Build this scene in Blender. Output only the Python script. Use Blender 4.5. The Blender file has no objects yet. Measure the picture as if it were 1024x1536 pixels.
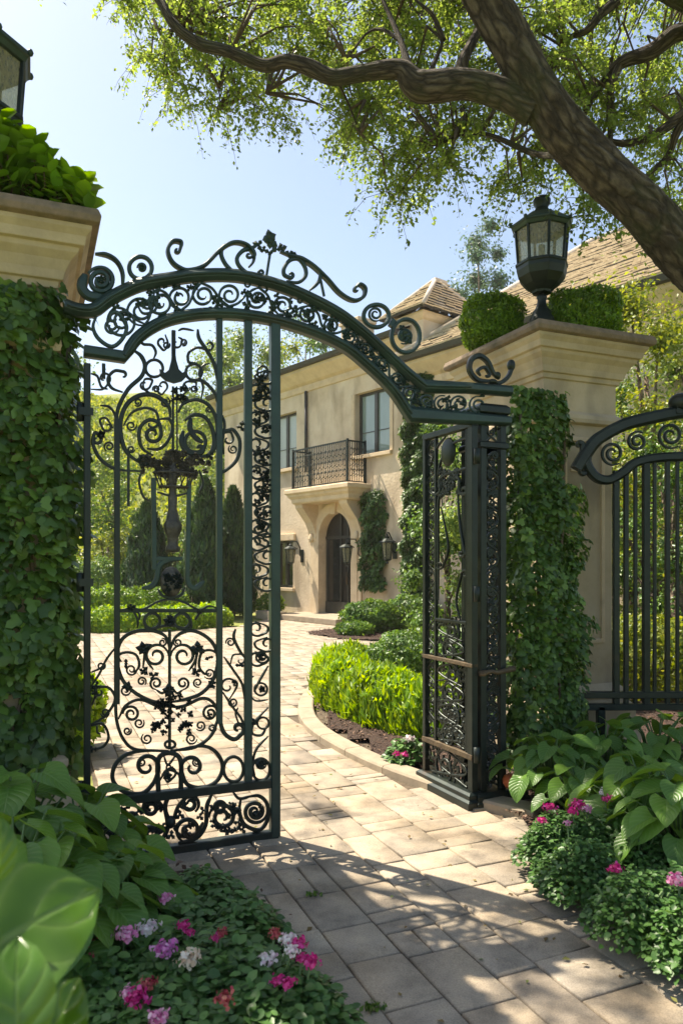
import bpy, math, random
import numpy as np
from mathutils import Vector, Matrix
random.seed(7); RNG = np.random.default_rng(11)
PI = math.pi
scene = bpy.context.scene
COL = scene.collection
# ---------------------------------------------------------------- camera model
F, CX, HY, EH = 1100.0, 512.0, 845.0, 1.6
def at(px, py, d): return Vector(((px-CX)/F*d, d, EH+(HY-py)/F*d))
def gnd(px, py, z=0.0):
    d = (EH-z)*F/(py-HY); return Vector(((px-CX)/F*d, d, z))
class Plane:
    """vertical plane through ground point o along unit dir; local frame u along, v back, z up"""
    def __init__(s, ox, oy, dx, dy):
        l = math.hypot(dx, dy); s.o = (ox, oy); s.d = (dx/l, dy/l); s.rot = math.atan2(dy, dx)
    def uz(s, px, py, v=0.0):
        r = (px-CX)/F; ox = s.o[0]-s.d[1]*v; oy = s.o[1]+s.d[0]*v
        u = (r*oy-ox)/(s.d[0]-r*s.d[1]); y = oy+u*s.d[1]
        return u, EH+(HY-py)/F*y
    def w(s, u, v, z=0.0):
        return Vector((s.o[0]+u*s.d[0]-v*s.d[1], s.o[1]+u*s.d[1]+v*s.d[0], z))
GATE = Plane(0, 4.45, 1, .42)
HOUSE = Plane(-.15, 20.7, .63, -.777)
# ---------------------------------------------------------------- objects
def link(o, parent=None):
    COL.objects.link(o)
    if parent: o.parent = parent
    return o
def tag(o, label=None, cat=None, group=None, kind=None):
    if label: o['label'] = label
    if cat: o['category'] = cat
    if group: o['group'] = group
    if kind: o['kind'] = kind
    return o
def empty(name, loc=(0, 0, 0), rz=0.0, label=None, cat=None, group=None):
    o = bpy.data.objects.new(name, None); o.empty_display_size = .1
    o.location = loc; o.rotation_euler = (0, 0, rz); COL.objects.link(o)
    return tag(o, label, cat, group)
def mesh_np(name, verts, faces, mat, parent=None, smooth=False, rnd=None, uv=None, loc=None):
    verts = np.asarray(verts, np.float32); faces = np.asarray(faces, np.int32)
    m = bpy.data.meshes.new(name); nf, k = faces.shape
    m.vertices.add(len(verts)); m.vertices.foreach_set('co', verts.ravel())
    m.loops.add(nf*k); m.loops.foreach_set('vertex_index', faces.ravel())
    m.polygons.add(nf)
    m.polygons.foreach_set('loop_start', np.arange(0, nf*k, k, dtype=np.int32))
    m.polygons.foreach_set('loop_total', np.full(nf, k, dtype=np.int32))
    if smooth: m.polygons.foreach_set('use_smooth', np.ones(nf, dtype=bool))
    m.update(calc_edges=True)
    if rnd is not None:
        a = m.attributes.new('rnd', 'FLOAT', 'FACE'); a.data.foreach_set('value', np.asarray(rnd, np.float32))
    if uv is not None:
        l = m.uv_layers.new(name='UVMap'); l.data.foreach_set('uv', np.asarray(uv, np.float32)[faces.ravel()].ravel())
    m.materials.append(mat)
    o = bpy.data.objects.new(name, m); link(o, parent)
    if loc is not None: o.location = loc
    return o
def perp2(t): return Vector((-t[1], t[0]))
class MB:
    def __init__(s): s.v = []; s.f = []; s.sm = []
    def add(s, vs, fs, smooth=False):
        n = len(s.v); s.v += [tuple(p) for p in vs]; s.f += [tuple(i+n for i in q) for q in fs]; s.sm += [smooth]*len(fs); return s
    def box(s, x0, x1, y0, y1, z0, z1):
        x0, x1 = min(x0, x1), max(x0, x1); y0, y1 = min(y0, y1), max(y0, y1); z0, z1 = min(z0, z1), max(z0, z1)
        v = [(x, y, z) for z in (z0, z1) for y in (y0, y1) for x in (x0, x1)]
        return s.add(v, [(0, 2, 3, 1), (4, 5, 7, 6), (0, 1, 5, 4), (2, 6, 7, 3), (0, 4, 6, 2), (1, 3, 7, 5)])
    def sweep(s, path, prof, n=(0, 1, 0), scale=None, closed=False, smooth=False):
        """prof: list of (a,b): a across the path (perp to n), b along n"""
        P = [Vector(p) for p in path]; n = Vector(n); N = len(P); k = len(prof); vs = []
        for i, p in enumerate(P):
            if closed: t = P[(i+1) % N]-P[i-1]
            else: t = P[min(i+1, N-1)]-P[max(i-1, 0)]
            if t.length < 1e-9: t = Vector((1, 0, 0))
            t.normalize(); a = t.cross(n)
            if a.length < 1e-4: a = Vector((1, 0, 0))
            a.normalize(); b = a.cross(t).normalized(); q = scale[i] if scale else 1.0
            if not closed and 0 < i < N-1:      # mitre
                t0 = (P[i]-P[i-1]).normalized(); c = max(.45, t0.dot(t)); m_ = 1/c
            else: m_ = 1.0
            for (x, y) in prof: vs.append(p+a*x*q*m_+b*y*q)
        fs = []
        R = N if closed else N-1
        for i in range(R):
            j = (i+1) % N
            for q in range(k):
                r = (q+1) % k; fs.append((i*k+q, j*k+q, j*k+r, i*k+r))
        if not closed: fs += [tuple(range(k)), tuple(reversed(range((N-1)*k, N*k)))]
        return s.add(vs, fs, smooth)
    def tube(s, path, r, k=8, scale=None, closed=False, n=(0, 0, 1)):
        prof = [(r*math.cos(2*PI*i/k), r*math.sin(2*PI*i/k)) for i in range(k)]
        return s.sweep(path, prof, n, scale, closed, True)
    def lathe(s, prof, k=24, c=(0, 0, 0), smooth=True, rot=0.0, flute=0.0, nf=8):
        vs = []; c = Vector(c); N = len(prof)
        for (r, z) in prof:
            for i in range(k):
                a = 2*PI*i/k+rot; rr = r*(1+flute*math.cos(nf*a)); vs.append(c+Vector((rr*math.cos(a), rr*math.sin(a), z)))
        fs = [(i*k+j, i*k+(j+1) % k, (i+1)*k+(j+1) % k, (i+1)*k+j) for i in range(N-1) for j in range(k)]
        fs += [tuple(reversed(range(k))), tuple(range((N-1)*k, N*k))]
        return s.add(vs, fs, smooth)
    def ball(s, c, rx, ry=None, rz=None, k=12):
        ry = rx if ry is None else ry; rz = rx if rz is None else rz; c = Vector(c); vs = []; h = k//2
        for i in range(h+1):
            th = PI*(i+.0)/h; th = min(max(th, .02), PI-.02)
            for j in range(k):
                a = 2*PI*j/k; vs.append(c+Vector((rx*math.sin(th)*math.cos(a), ry*math.sin(th)*math.sin(a), -rz*math.cos(th))))
        fs = [(i*k+j, i*k+(j+1) % k, (i+1)*k+(j+1) % k, (i+1)*k+j) for i in range(h) for j in range(k)]
        return s.add(vs, fs+[tuple(reversed(range(k))), tuple(range(h*k, h*k+k))], True)
    def prism(s, poly, v0, v1):
        """poly of (u,z) extruded along y from v0 to v1"""
        k = len(poly); vs = [(u, v0, z) for u, z in poly]+[(u, v1, z) for u, z in poly]
        return s.add(vs, [tuple(range(k)), tuple(reversed(range(k, 2*k)))]+[(i, i+k, (i+1) % k+k, (i+1) % k) for i in range(k)])
    def hprism(s, poly, z0, z1):
        k = len(poly); vs = [(x, y, z0) for x, y in poly]+[(x, y, z1) for x, y in poly]
        return s.add(vs, [tuple(reversed(range(k))), tuple(range(k, 2*k))]+[(i, (i+1) % k, (i+1) % k+k, i+k) for i in range(k)])
    def ringprof(s, u0, u1, v0, v1, prof, cap=True):
        """mitred mouldings round a rectangular plan. prof: (offset, z)"""
        vs = []
        for (o, z) in prof: vs += [(u0-o, v0-o, z), (u1+o, v0-o, z), (u1+o, v1+o, z), (u0-o, v1+o, z)]
        N = len(prof); fs = [(i*4+j, i*4+(j+1) % 4, (i+1)*4+(j+1) % 4, (i+1)*4+j) for i in range(N-1) for j in range(4)]
        if cap: fs += [(3, 2, 1, 0), tuple(range((N-1)*4, N*4))]
        return s.add(vs, fs)
    def build(s, name, mat, parent=None, bevel=0, loc=None, rz=0.0, normals=True):
        m = bpy.data.meshes.new(name); m.from_pydata(s.v, [], s.f)
        m.polygons.foreach_set('use_smooth', np.array(s.sm, dtype=bool)); m.materials.append(mat)
        if normals:
            import bmesh
            bm = bmesh.new(); bm.from_mesh(m); bmesh.ops.recalc_face_normals(bm, faces=bm.faces); bm.to_mesh(m); bm.free()
        o = bpy.data.objects.new(name, m); link(o, parent)
        if loc is not None: o.location = loc
        o.rotation_euler.z = rz
        if bevel:
            b = o.modifiers.new('Bevel', 'BEVEL'); b.width = bevel; b.segments = 2; b.limit_method = 'ANGLE'
        return o
def catmull(pts, seg=8, closed=False):
    P = [Vector(p) for p in pts]; n = len(P)
    if n < 3: 
        return [P[0].lerp(P[-1], i/seg) for i in range(seg+1)]
    out = []
    R = n if closed else n-1
    for i in range(R):
        if closed: a, b, c, d = P[i-1], P[i], P[(i+1) % n], P[(i+2) % n]
        else: a = P[i-1] if i else P[0]*2-P[1]; b = P[i]; c = P[i+1]; d = P[i+2] if i+2 < n else P[-1]*2-P[-2]
        for k in range(seg):
            t = k/seg; out.append(.5*((2*b)+(c-a)*t+(2*a-5*b+4*c-d)*t*t+(3*b-a-3*c+d)*t**3))
    if not closed: out.append(P[-1])
    return out
def curl(P, T, r, turns, side, n=26, tight=.2):
    T = T.normalized(); C = P+perp2(T)*side*r; v0 = P-C; out = []
    for i in range(1, n+1):
        t = i/n; a = side*2*PI*turns*t; q = (1-t)**.85*(1-tight)+tight
        out.append(C+Vector((v0.x*math.cos(a)-v0.y*math.sin(a), v0.x*math.sin(a)+v0.y*math.cos(a)))*q)
    return out
def trace(pts, start=None, end=None, seg=7, closed=False):
    path = catmull([Vector((p[0], p[1])) for p in pts], seg, closed)
    if end: path = path+curl(path[-1], path[-1]-path[-2], *end)
    if start:
        path = path[::-1]; path = path+curl(path[-1], path[-1]-path[-2], *start); path = path[::-1]
    return path
# ---------------------------------------------------------------- materials
def new_mat(name):
    m = bpy.data.materials.new(name); m.use_nodes = True; nt = m.node_tree; nt.nodes.clear()
    return m, nt, nt.nodes, nt.links
def ramp(nd, stops):
    r = nd.new('ShaderNodeValToRGB'); cr = r.color_ramp
    while len(cr.elements) < len(stops): cr.elements.new(.5)
    for e, (p, c) in zip(cr.elements, stops): e.position = p; e.color = (*c, 1)
    return r
def surf(name, stops, rough=.8, scale=3.0, bump=.3, bscale=30.0, metal=0.0, detail=8.0, stain=None, stretch=None, bdist=.01, spec=.5, rough2=None, coat=0.0, voro=None):
    m, nt, nd, lk = new_mat(name)
    out = nd.new('ShaderNodeOutputMaterial'); b = nd.new('ShaderNodeBsdfPrincipled'); lk.new(b.outputs[0], out.inputs[0])
    tc = nd.new('ShaderNodeTexCoord'); src = tc.outputs['Object']
    if stretch:
        mp = nd.new('ShaderNodeMapping'); mp.inputs['Scale'].default_value = stretch; lk.new(src, mp.inputs[0]); src = mp.outputs[0]
    n1 = nd.new('ShaderNodeTexNoise'); n1.inputs['Scale'].default_value = scale; n1.inputs['Detail'].default_value = detail; n1.inputs['Roughness'].default_value = .65
    lk.new(src, n1.inputs['Vector']); r = ramp(nd, stops); lk.new(n1.outputs[0], r.inputs[0]); colr = r.outputs[0]
    if stain:
        ns = nd.new('ShaderNodeTexNoise'); ns.inputs['Scale'].default_value = stain[1]; ns.inputs['Detail'].default_value = 6
        mp2 = nd.new('ShaderNodeMapping'); mp2.inputs['Scale'].default_value = stain[3] if len(stain) > 3 else (1, 1, 1); lk.new(tc.outputs['Object'], mp2.inputs[0]); lk.new(mp2.outputs[0], ns.inputs['Vector'])
        rs = ramp(nd, [(stain[2], (0, 0, 0)), (stain[2]+.18, (1, 1, 1))]); lk.new(ns.outputs[0], rs.inputs[0])
        mx = nd.new('ShaderNodeMix'); mx.data_type = 'RGBA'; lk.new(rs.outputs[0], mx.inputs[0]); lk.new(colr, mx.inputs[6]); mx.inputs[7].default_value = (*stain[0], 1); colr = mx.outputs[2]
    lk.new(colr, b.inputs['Base Color'])
    n2 = nd.new('ShaderNodeTexNoise'); n2.inputs['Scale'].default_value = bscale; n2.inputs['Detail'].default_value = 8; lk.new(src, n2.inputs['Vector'])
    bp = nd.new('ShaderNodeBump'); bp.inputs['Strength'].default_value = bump; bp.inputs['Distance'].default_value = bdist; lk.new(n2.outputs[0], bp.inputs['Height']); lk.new(bp.outputs[0], b.inputs['Normal'])
    if voro:
        vo = nd.new('ShaderNodeTexVoronoi'); vo.inputs['Scale'].default_value = voro; lk.new(src, vo.inputs['Vector'])
        ad = nd.new('ShaderNodeMath'); ad.operation = 'ADD'; lk.new(n2.outputs[0], ad.inputs[0]); lk.new(vo.outputs['Distance'], ad.inputs[1]); lk.new(ad.outputs[0], bp.inputs['Height'])
    mr = nd.new('ShaderNodeMapRange'); mr.inputs[3].default_value = rough; mr.inputs[4].default_value = rough if rough2 is None else rough2
    lk.new(n1.outputs[0], mr.inputs[0]); lk.new(mr.outputs[0], b.inputs['Roughness'])
    b.inputs['Metallic'].default_value = metal; b.inputs['Specular IOR Level'].default_value = spec; b.inputs['Coat Weight'].default_value = coat
    return m
def leafmat(name, stops, rough=.45, trans=.35, tcol=None, spec=.4, vein=False, vscale=1.0):
    """colour varies leaf by leaf (attribute rnd)"""
    m, nt, nd, lk = new_mat(name)
    out = nd.new('ShaderNodeOutputMaterial'); b = nd.new('ShaderNodeBsdfPrincipled'); t = nd.new('ShaderNodeBsdfTranslucent'); mx = nd.new('ShaderNodeMixShader')
    at_ = nd.new('ShaderNodeAttribute'); at_.attribute_name = 'rnd'; r = ramp(nd, stops); lk.new(at_.outputs['Fac'], r.inputs[0]); c = r.outputs[0]
    if vein:
        uvn = nd.new('ShaderNodeUVMap'); sx = nd.new('ShaderNodeSeparateXYZ'); lk.new(uvn.outputs[0], sx.inputs[0])
        def M(op, a, bb=None):
            q = nd.new('ShaderNodeMath'); q.operation = op
            for i, x in enumerate((a, bb)):
                if x is None: continue
                if isinstance(x, (int, float)): q.inputs[i].default_value = x
                else: lk.new(x, q.inputs[i])
            return q.outputs[0]
        au = M('ABSOLUTE', M('SUBTRACT', sx.outputs[0], .5)); ph = M('SUBTRACT', sx.outputs[1], M('MULTIPLY', au, .9))
        wv = M('POWER', M('ABSOLUTE', M('SINE', M('MULTIPLY', ph, 22.0*vscale))), .35)
        mid = M('MINIMUM', M('MULTIPLY', au, 30.0), 1.0); h = M('MULTIPLY', wv, mid)
        bp = nd.new('ShaderNodeBump'); bp.inputs['Strength'].default_value = .55; bp.inputs['Distance'].default_value = .004; lk.new(h, bp.inputs['Height']); lk.new(bp.outputs[0], b.inputs['Normal'])
        mc = nd.new('ShaderNodeMix'); mc.data_type = 'RGBA'; inv = M('MULTIPLY', M('SUBTRACT', 1.0, h), .35); lk.new(inv, mc.inputs[0]); lk.new(c, mc.inputs[6]); mc.inputs[7].default_value = (.25, .38, .12, 1); c = mc.outputs[2]
    else:
        tc = nd.new('ShaderNodeTexCoord'); no = nd.new('ShaderNodeTexNoise'); no.inputs['Scale'].default_value = 2.0; lk.new(tc.outputs['Object'], no.inputs['Vector'])
        hs = nd.new('ShaderNodeHueSaturation'); mr = nd.new('ShaderNodeMapRange'); mr.inputs[1].default_value = .3; mr.inputs[2].default_value = .7; mr.inputs[3].default_value = .75; mr.inputs[4].default_value = 1.25
        lk.new(no.outputs[0], mr.inputs[0]); lk.new(mr.outputs[0], hs.inputs['Value']); lk.new(c, hs.inputs['Color']); c = hs.outputs[0]
    lk.new(c, b.inputs['Base Color']); b.inputs['Roughness'].default_value = rough; b.inputs['Specular IOR Level'].default_value = spec
    hs2 = nd.new('ShaderNodeHueSaturation'); hs2.inputs['Hue'].default_value = .47; hs2.inputs['Saturation'].default_value = 1.15; hs2.inputs['Value'].default_value = 1.8 if tcol is None else tcol; lk.new(c, hs2.inputs['Color']); lk.new(hs2.outputs[0], t.inputs[0])
    mx.inputs[0].default_value = trans; lk.new(b.outputs[0], mx.inputs[1]); lk.new(t.outputs[0], mx.inputs[2]); lk.new(mx.outputs[0], out.inputs[0])
    return m
M = {}
M['iron'] = surf('wrought_iron', [(.3, (.012, .017, .015)), (.55, (.02, .03, .026)), (.8, (.035, .045, .035))], rough=.32, rough2=.55, scale=6, bump=.25, bscale=60, bdist=.002, metal=.55, stain=((.06, .035, .02), 3.0, .62), spec=.6)
M['green_iron'] = surf('green_patinated_iron', [(.3, (.016, .032, .028)), (.55, (.026, .055, .047)), (.75, (.04, .08, .066))], rough=.32, rough2=.6, scale=5, bump=.2, bscale=50, bdist=.002, metal=.35, stain=((.05, .04, .025), 2.5, .6), spec=.6)
M['bronze'] = surf('aged_bronze_casting', [(.3, (.03, .028, .024)), (.55, (.075, .068, .055)), (.8, (.17, .15, .12))], rough=.5, scale=22, bump=.6, bscale=60, metal=.3)
M['rust'] = surf('rusty_iron', [(.3, (.06, .042, .025)), (.6, (.12, .085, .045)), (.8, (.18, .125, .07))], rough=.7, scale=14, bump=.5, bscale=50, metal=.2)
M['stone'] = surf('limestone', [(.3, (.37, .29, .18)), (.5, (.5, .4, .265)), (.7, (.56, .46, .32))], rough=.9, scale=2.2, bump=.45, bscale=55, bdist=.004, stain=((.3, .245, .175), 2.6, .5, (1, 1, .45)))
M['capstone'] = surf('weathered_cap_stone', [(.3, (.13, .1, .075)), (.5, (.2, .15, .105)), (.7, (.28, .2, .15))], rough=.95, scale=9, bump=.7, bscale=70, bdist=.004, stain=((.07, .07, .05), 5, .55))
M['stucco'] = surf('beige_stucco', [(.3, (.52, .41, .28)), (.5, (.65, .53, .375)), (.7, (.72, .61, .46))], rough=.95, scale=1.3, bump=.5, bscale=14, bdist=.02, stain=((.4, .31, .21), 1.4, .5, (1, 1, .4)))
M['trim'] = surf('pale_stone_trim', [(.3, (.55, .42, .27)), (.6, (.68, .54, .36)), (.8, (.72, .6, .42))], rough=.9, scale=3, bump=.3, bscale=30, stain=((.3, .22, .15), 2, .62))
M['tile'] = surf('clay_roof_tile', [(.3, (.46, .38, .28)), (.5, (.6, .51, .39)), (.7, (.72, .64, .51))], rough=.85, scale=5, bump=.5, bscale=25, bdist=.01, stretch=(3, 3, 1), stain=((.2, .14, .1), 3, .6))
M['ridge'] = surf('ridge_tile', [(.3, (.5, .42, .32)), (.7, (.66, .56, .44))], rough=.85, scale=5, bump=.4)
M['slate'] = surf('dark_slate', [(.3, (.05, .052, .06)), (.5, (.09, .085, .09)), (.7, (.15, .13, .12))], rough=.6, scale=6, bump=.4, bscale=20, stretch=(3, 3, 1))
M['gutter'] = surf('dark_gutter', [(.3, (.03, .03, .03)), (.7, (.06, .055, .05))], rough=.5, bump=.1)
M['bark'] = surf('ridged_bark', [(.3, (.045, .033, .022)), (.48, (.13, .095, .065)), (.62, (.23, .175, .12)), (.78, (.3, .24, .17))], rough=.95, scale=11, bump=1.0, bscale=22, bdist=.035, detail=12, stain=((.06, .085, .025), 2.2, .56), voro=16)
def barkmat():
    m, nt, nd, lk = new_mat('ridged_bark'); out = nd.new('ShaderNodeOutputMaterial'); b = nd.new('ShaderNodeBsdfPrincipled'); lk.new(b.outputs[0], out.inputs[0])
    uvn = nd.new('ShaderNodeUVMap'); tc = nd.new('ShaderNodeTexCoord')
    def mp(sc, src): q = nd.new('ShaderNodeMapping'); q.inputs['Scale'].default_value = sc; lk.new(src, q.inputs[0]); return q.outputs[0]
    def noi(v, sc, d=8, r=.65, dist=0): q = nd.new('ShaderNodeTexNoise'); q.inputs['Scale'].default_value = sc; q.inputs['Detail'].default_value = d; q.inputs['Roughness'].default_value = r; q.inputs['Distortion'].default_value = dist; lk.new(v, q.inputs['Vector']); return q.outputs[0]
    a = noi(mp((24, 9, 1), uvn.outputs[0]), 1, 11, .7, .3); c = noi(mp((70, 26, 1), uvn.outputs[0]), 1, 8, .75, .3); g = noi(tc.outputs['Object'], 1.6)
    vo = nd.new('ShaderNodeTexVoronoi'); vo.feature = 'DISTANCE_TO_EDGE'; vo.inputs['Scale'].default_value = 1; q = nd.new('ShaderNodeMix'); q.data_type = 'RGBA'; q.inputs[0].default_value = .25; lk.new(mp((17, 3.8, 1), uvn.outputs[0]), q.inputs[6])
    nz = nd.new('ShaderNodeTexNoise'); nz.inputs['Scale'].default_value = 5; lk.new(uvn.outputs[0], nz.inputs['Vector']); ml = nd.new('ShaderNodeVectorMath'); ml.operation = 'SCALE'; ml.inputs['Scale'].default_value = 1.6; lk.new(nz.outputs['Color'], ml.inputs[0]); ad = nd.new('ShaderNodeVectorMath'); lk.new(mp((15, 5, 1), uvn.outputs[0]), ad.inputs[0]); lk.new(ml.outputs[0], ad.inputs[1]); lk.new(ad.outputs[0], vo.inputs['Vector'])
    def M_(op, x, y, cl=False):
        w_ = nd.new('ShaderNodeMath'); w_.operation = op; w_.use_clamp = cl
        for i, z in enumerate((x, y)):
            if isinstance(z, (int, float)): w_.inputs[i].default_value = z
            else: lk.new(z, w_.inputs[i])
        return w_.outputs[0]
    crack = M_('MULTIPLY', vo.outputs['Distance'], 3.2, True); h = M_('ADD', M_('MULTIPLY', crack, .38), M_('ADD', M_('MULTIPLY', a, .72), M_('MULTIPLY', c, .42)))
    r = ramp(nd, [(.45, (.025, .018, .013)), (.62, (.07, .052, .036)), (.8, (.14, .11, .078)), (1.0, (.25, .2, .145))]); lk.new(M_('MULTIPLY', h, .88), r.inputs[0])
    rg = ramp(nd, [(.52, (0, 0, 0)), (.68, (.75, .75, .75))]); lk.new(g, rg.inputs[0]); mx = nd.new('ShaderNodeMix'); mx.data_type = 'RGBA'; lk.new(rg.outputs[0], mx.inputs[0]); lk.new(r.outputs[0], mx.inputs[6]); mx.inputs[7].default_value = (.06, .075, .025, 1)
    lk.new(mx.outputs[2], b.inputs['Base Color']); b.inputs['Roughness'].default_value = .95; bp = nd.new('ShaderNodeBump'); bp.inputs['Strength'].default_value = 1; bp.inputs['Distance'].default_value = .05; lk.new(h, bp.inputs['Height']); lk.new(bp.outputs[0], b.inputs['Normal']); return m
M['oakbark'] = barkmat()
M['twig'] = surf('twig_bark', [(.3, (.06, .045, .03)), (.7, (.14, .1, .065))], rough=.9, scale=10, bump=.4)
M['soil'] = surf('dark_bark_mulch', [(.3, (.03, .018, .013)), (.5, (.07, .04, .028)), (.7, (.14, .085, .06))], rough=1, scale=40, bump=1.0, bscale=60, bdist=.03, voro=70)
M['chip'] = leafmat('mulch_chips', [(0, (.05, .028, .02)), (.5, (.13, .075, .05)), (1, (.24, .16, .115))], rough=.9, trans=.0, spec=.2)
M['curb'] = surf('curb_stone', [(.3, (.24, .195, .14)), (.6, (.34, .28, .2)), (.8, (.4, .33, .25))], rough=.85, scale=6, bump=.5, bscale=60, bdist=.004, stain=((.2, .16, .11), 3, .6))
M['joint'] = surf('sandy_joint', [(.3, (.06, .045, .03)), (.7, (.13, .1, .065))], rough=1, scale=20, bump=.6)
M['ground'] = surf('lawn_earth', [(.3, (.1, .14, .025)), (.5, (.17, .2, .04)), (.7, (.26, .26, .07))], rough=1, scale=.5, bump=.8, bscale=6, bdist=.1)
M['door'] = surf('dark_bronze_door', [(.3, (.018, .015, .011)), (.7, (.04, .032, .024))], rough=.35, bump=.1, metal=.2)
M['frame'] = surf('bronze_window_frame', [(.3, (.03, .03, .024)), (.7, (.06, .055, .042))], rough=.4, bump=.1)
M['pane'] = surf('window_pane', [(.3, (.18, .25, .22)), (.7, (.28, .36, .32))], rough=.06, scale=.6, bump=.03, bscale=2, spec=1.0, stretch=(2, 2, .5))
M['darkpane'] = surf('dark_pane', [(.3, (.01, .012, .011)), (.7, (.03, .03, .025))], rough=.08, bump=.02, spec=.9)
M['curtain'] = surf('pale_curtain', [(.3, (.33, .38, .36)), (.7, (.45, .5, .46))], rough=.25, bump=.2, stretch=(14, 14, .3), spec=.8)
M['petal_pink'] = leafmat('pink_petal', [(0, (.6, .14, .32)), (.5, (.75, .3, .5)), (1, (.85, .6, .7))], trans=.3, tcol=1.1)
M['petal_magenta'] = leafmat('magenta_petal', [(0, (.45, .01, .12)), (.5, (.65, .03, .22)), (1, (.75, .12, .38))], trans=.3, tcol=1.1)
M['petal_violet'] = leafmat('violet_pink_petal', [(0, (.6, .12, .42)), (.5, (.72, .25, .55)), (1, (.82, .5, .7))], trans=.3, tcol=1.1)
M['petal_cream'] = leafmat('cream_petal', [(0, (.7, .5, .35)), (.5, (.8, .68, .5)), (1, (.85, .8, .7))], trans=.3, tcol=1.1)
M['petal_white'] = leafmat('white_petal', [(0, (.65, .62, .58)), (.5, (.8, .78, .74)), (1, (.85, .6, .7))], trans=.3, tcol=1.1)
M['petal_red'] = leafmat('dull_red_petal', [(0, (.3, .03, .05)), (.5, (.45, .07, .08)), (1, (.5, .18, .12))], trans=.25, tcol=1.1)
M['terracotta'] = surf('terracotta', [(.3, (.4, .09, .035)), (.7, (.55, .15, .06))], rough=.7, scale=14, bump=.4)
G = lambda n, a, b, c, **k: leafmat(n, [(0, a), (.55, b), (1, c)], **k)
M['ivy'] = G('ivy_leaf', (0.032, 0.074, 0.014), (0.062, 0.132, 0.022), (0.125, 0.225, 0.039), rough=.38, trans=.22)
M['ivy_far'] = G('fine_ivy_leaf', (0.033, 0.075, 0.016), (0.058, 0.120, 0.024), (0.099, 0.180, 0.038), trans=.25)
M['hosta'] = G('broad_leaf', (0.057, 0.143, 0.026), (0.093, 0.208, 0.035), (0.157, 0.299, 0.047), rough=.35, trans=.35, vein=True)
M['biggreen'] = G('glossy_broad_leaf', (.045, .12, .012), (.065, .155, .016), (.085, .185, .02), rough=.22, trans=.26, vein=True, vscale=.5, spec=.5)
M['laurel'] = G('laurel_leaf', (0.066, 0.156, 0.014), (0.106, 0.240, 0.024), (0.185, 0.336, 0.036), rough=.28, trans=.4)
M['cover'] = G('flower_bed_leaf', (0.039, 0.102, 0.024), (0.068, 0.162, 0.037), (0.117, 0.238, 0.060), rough=.42, trans=.25)
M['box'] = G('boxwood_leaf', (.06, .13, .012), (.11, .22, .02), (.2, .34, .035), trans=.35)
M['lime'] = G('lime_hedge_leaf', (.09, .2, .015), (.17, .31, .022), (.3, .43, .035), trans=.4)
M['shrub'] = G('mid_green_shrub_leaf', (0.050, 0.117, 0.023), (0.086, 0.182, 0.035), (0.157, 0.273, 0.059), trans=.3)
M['dark'] = G('dark_conifer_leaf', (0.016, 0.042, 0.013), (0.029, 0.072, 0.018), (0.052, 0.111, 0.026), trans=.15)
M['oak'] = G('small_oak_leaf', (0.082, 0.144, 0.031), (0.133, 0.213, 0.050), (0.215, 0.293, 0.078), trans=.62, rough=.4, tcol=1.8)
M['far'] = G('pale_tree_leaf', (0.086, 0.156, 0.035), (0.143, 0.221, 0.053), (0.229, 0.312, 0.082), trans=.35)
M['gold'] = G('golden_tree_leaf', (.09, .14, .02), (.16, .215, .035), (.26, .29, .055), trans=.4)
M['dry'] = leafmat('fallen_leaf', [(0, (.1, .06, .02)), (.5, (.22, .16, .05)), (1, (.12, .18, .04))], rough=.7, trans=.1)
M['bluegreen'] = G('blue_green_tree_leaf', (.05, .1, .06), (.08, .14, .08), (.13, .2, .11), trans=.3)
M['grass'] = G('grass_blade', (.12, .18, .025), (.19, .25, .04), (.29, .33, .065), trans=.4)
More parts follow.
